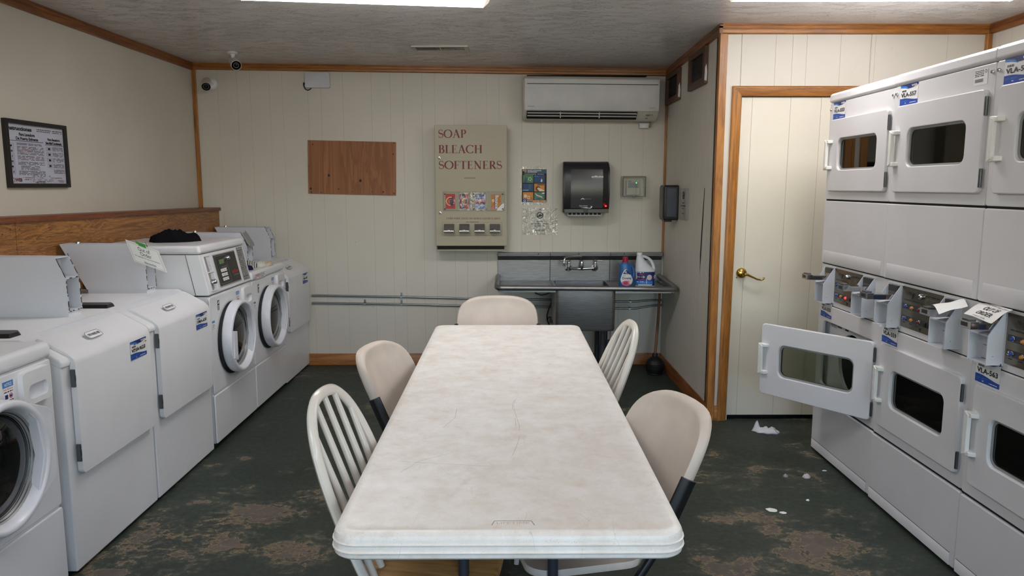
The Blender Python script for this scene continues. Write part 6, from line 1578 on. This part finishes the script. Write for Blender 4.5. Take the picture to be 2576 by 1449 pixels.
heap('white_sock', 'balled white sock between the striped and the beige sock', 'sock', (-1.685, 5.10, .9265), .034, .042, .036, 'cloth_white', 8.3, 0, 36, .25)
heap('beige_sock', 'flat beige sock at the right of the sock pile', 'sock', (-1.672, 5.19, .9265), .036, .062, .022, 'cloth_beige', 3.7, R(-10), 36, .35)
heap('navy_sock', 'small navy sock beside the black keypad console', 'sock', (-1.70, 4.885, .9265), .034, .036, .028, 'cloth_navy', 6.6, 0, 32, .3)
heap('black_sock', 'black sock peeking out behind the white socks', 'sock', (-1.79, 4.985, .9265), .034, .030, .026, 'cloth_black', 9.1, 0, 28, .3)

# plastic bag
t = thing('plastic_bag', 'crumpled white plastic bag on the floor before the door', 'bag', (1.572, 4.345, 0), R(-14))
mb = MB(); loops = []
N_ = 40
for k in range(11):
    r_ = k/10; l = []
    for j in range(N_):
        a_ = 2*PI*j/N_; rad = 1+.35*mnoise.noise((math.cos(a_)*2.2, math.sin(a_)*2.2, 4.4))
        x, y = .083*r_*rad*math.cos(a_), .045*r_*rad*math.sin(a_)
        z = .024*max(0, 1-r_**2)**.6*max(.3, 1+.7*mnoise.noise((x*30, y*36, 1.3))+.4*mnoise.noise((x*80, y*80, 2.2)))
        z += .046*math.exp(-((x+.062)/.014)**2-((y-.010)/.016)**2)
        l.append((x, y, z+.001))
    loops.append(l)
mb.loft(loops[::-1], 'bag', False, False); mb.build('bag_film', t, angle=35, solid=.0008)
def scrap(label, name, cat, c, pts, h, mat, rz=0.):
    o_ = None; mb = MB(); n_ = len(pts)
    loops = [[(x, y, 0) for x, y in pts], [(x*1.0, y*1.0, h*.5+h*.4*mnoise.noise((x*60, y*60, 1.))) for x, y in pts], [(x*.6, y*.6, h*(1+.5*mnoise.noise((x*80, y*80, 3.)))) for x, y in pts], [(x*.05, y*.05, h*.8) for x, y in pts]]
    mb.loft(loops, mat); ob = mb.build(name, None, angle=40); ob.location = c; ob.rotation_euler = (0, 0, rz)
    return tag(ob, label, cat)
def blob(rx, ry, seed, n=18): return [(rx*(1+.4*mnoise.noise((math.cos(a_)*1.5, math.sin(a_)*1.5, seed)))*math.cos(a_), ry*(1+.4*mnoise.noise((math.cos(a_)*1.5, math.sin(a_)*1.5, seed+9)))*math.sin(a_)) for a_ in [2*PI*i/n for i in range(n)]]
scrap('torn white paper scrap, larger and left of the pair on the green floor', 'paper_scrap', 'paper', (1.214, 3.248, 0), blob(.026, .018, 1), .004, 'paper', R(-30))
scrap('torn white paper scrap, smaller and right of the pair on the green floor', 'paper_scrap', 'paper', (1.254, 3.219, 0), blob(.017, .010, 3), .004, 'paper', R(-10))
scrap('small grey lint tuft on the floor left of the pale wad', 'lint', 'lint', (1.422, 3.644, 0), blob(.014, .010, 5), .012, 'plate_gray')
scrap('pale beige crumpled wad on the floor in front of the dryers', 'wad', 'litter', (1.526, 3.632, 0), blob(.017, .014, 7), .018, 'cream_white')
scrap('tiny white paper strip on the floor closest to the dryers', 'paper_strip', 'paper', (1.655, 3.722, 0), blob(.014, .005, 8), .003, 'paper')
scrap('tiny white crumb on the floor between the torn paper and the wad', 'crumb', 'litter', (1.420, 3.352, 0), blob(.008, .007, 2), .005, 'paper')

# ================================================================== LIGHT AND VIEW
W_ = bpy.data.worlds.new('World'); SC.world = W_; W_.use_nodes = True
nt = W_.node_tree; bg = nt.nodes['Background']
sky = nt.nodes.new('ShaderNodeTexSky'); sky.sky_type = 'NISHITA'; sky.sun_disc = False; sky.sun_elevation = R(38); sky.sun_rotation = R(70)
nt.links.new(sky.outputs[0], bg.inputs[0]); bg.inputs[1].default_value = 1.1
for xa, xb in ((WX0, WX1), (VX0, VX1)):
    pl = bpy.data.lights.new('window_portal', 'AREA'); pl.shape = 'RECTANGLE'; pl.size = xb-xa; pl.size_y = WZ1-WZ0; pl.cycles.is_portal = True
    po = bpy.data.objects.new('window_portal', pl); COL.objects.link(po); po.location = ((xa+xb)/2, YF-.09, (WZ0+WZ1)/2); po.rotation_euler = (R(90), 0, 0)
vs_ = SC.view_settings; vs_.view_transform = 'Standard'; vs_.look = 'None'; vs_.exposure = 0.85; vs_.gamma = 1.; vs_.use_curve_mapping = False
SC.cycles.max_bounces = 8; SC.cycles.diffuse_bounces = 4; SC.cycles.glossy_bounces = 3; SC.cycles.transmission_bounces = 4; SC.cycles.adaptive_threshold = .02; SC.cycles.transparent_max_bounces = 12
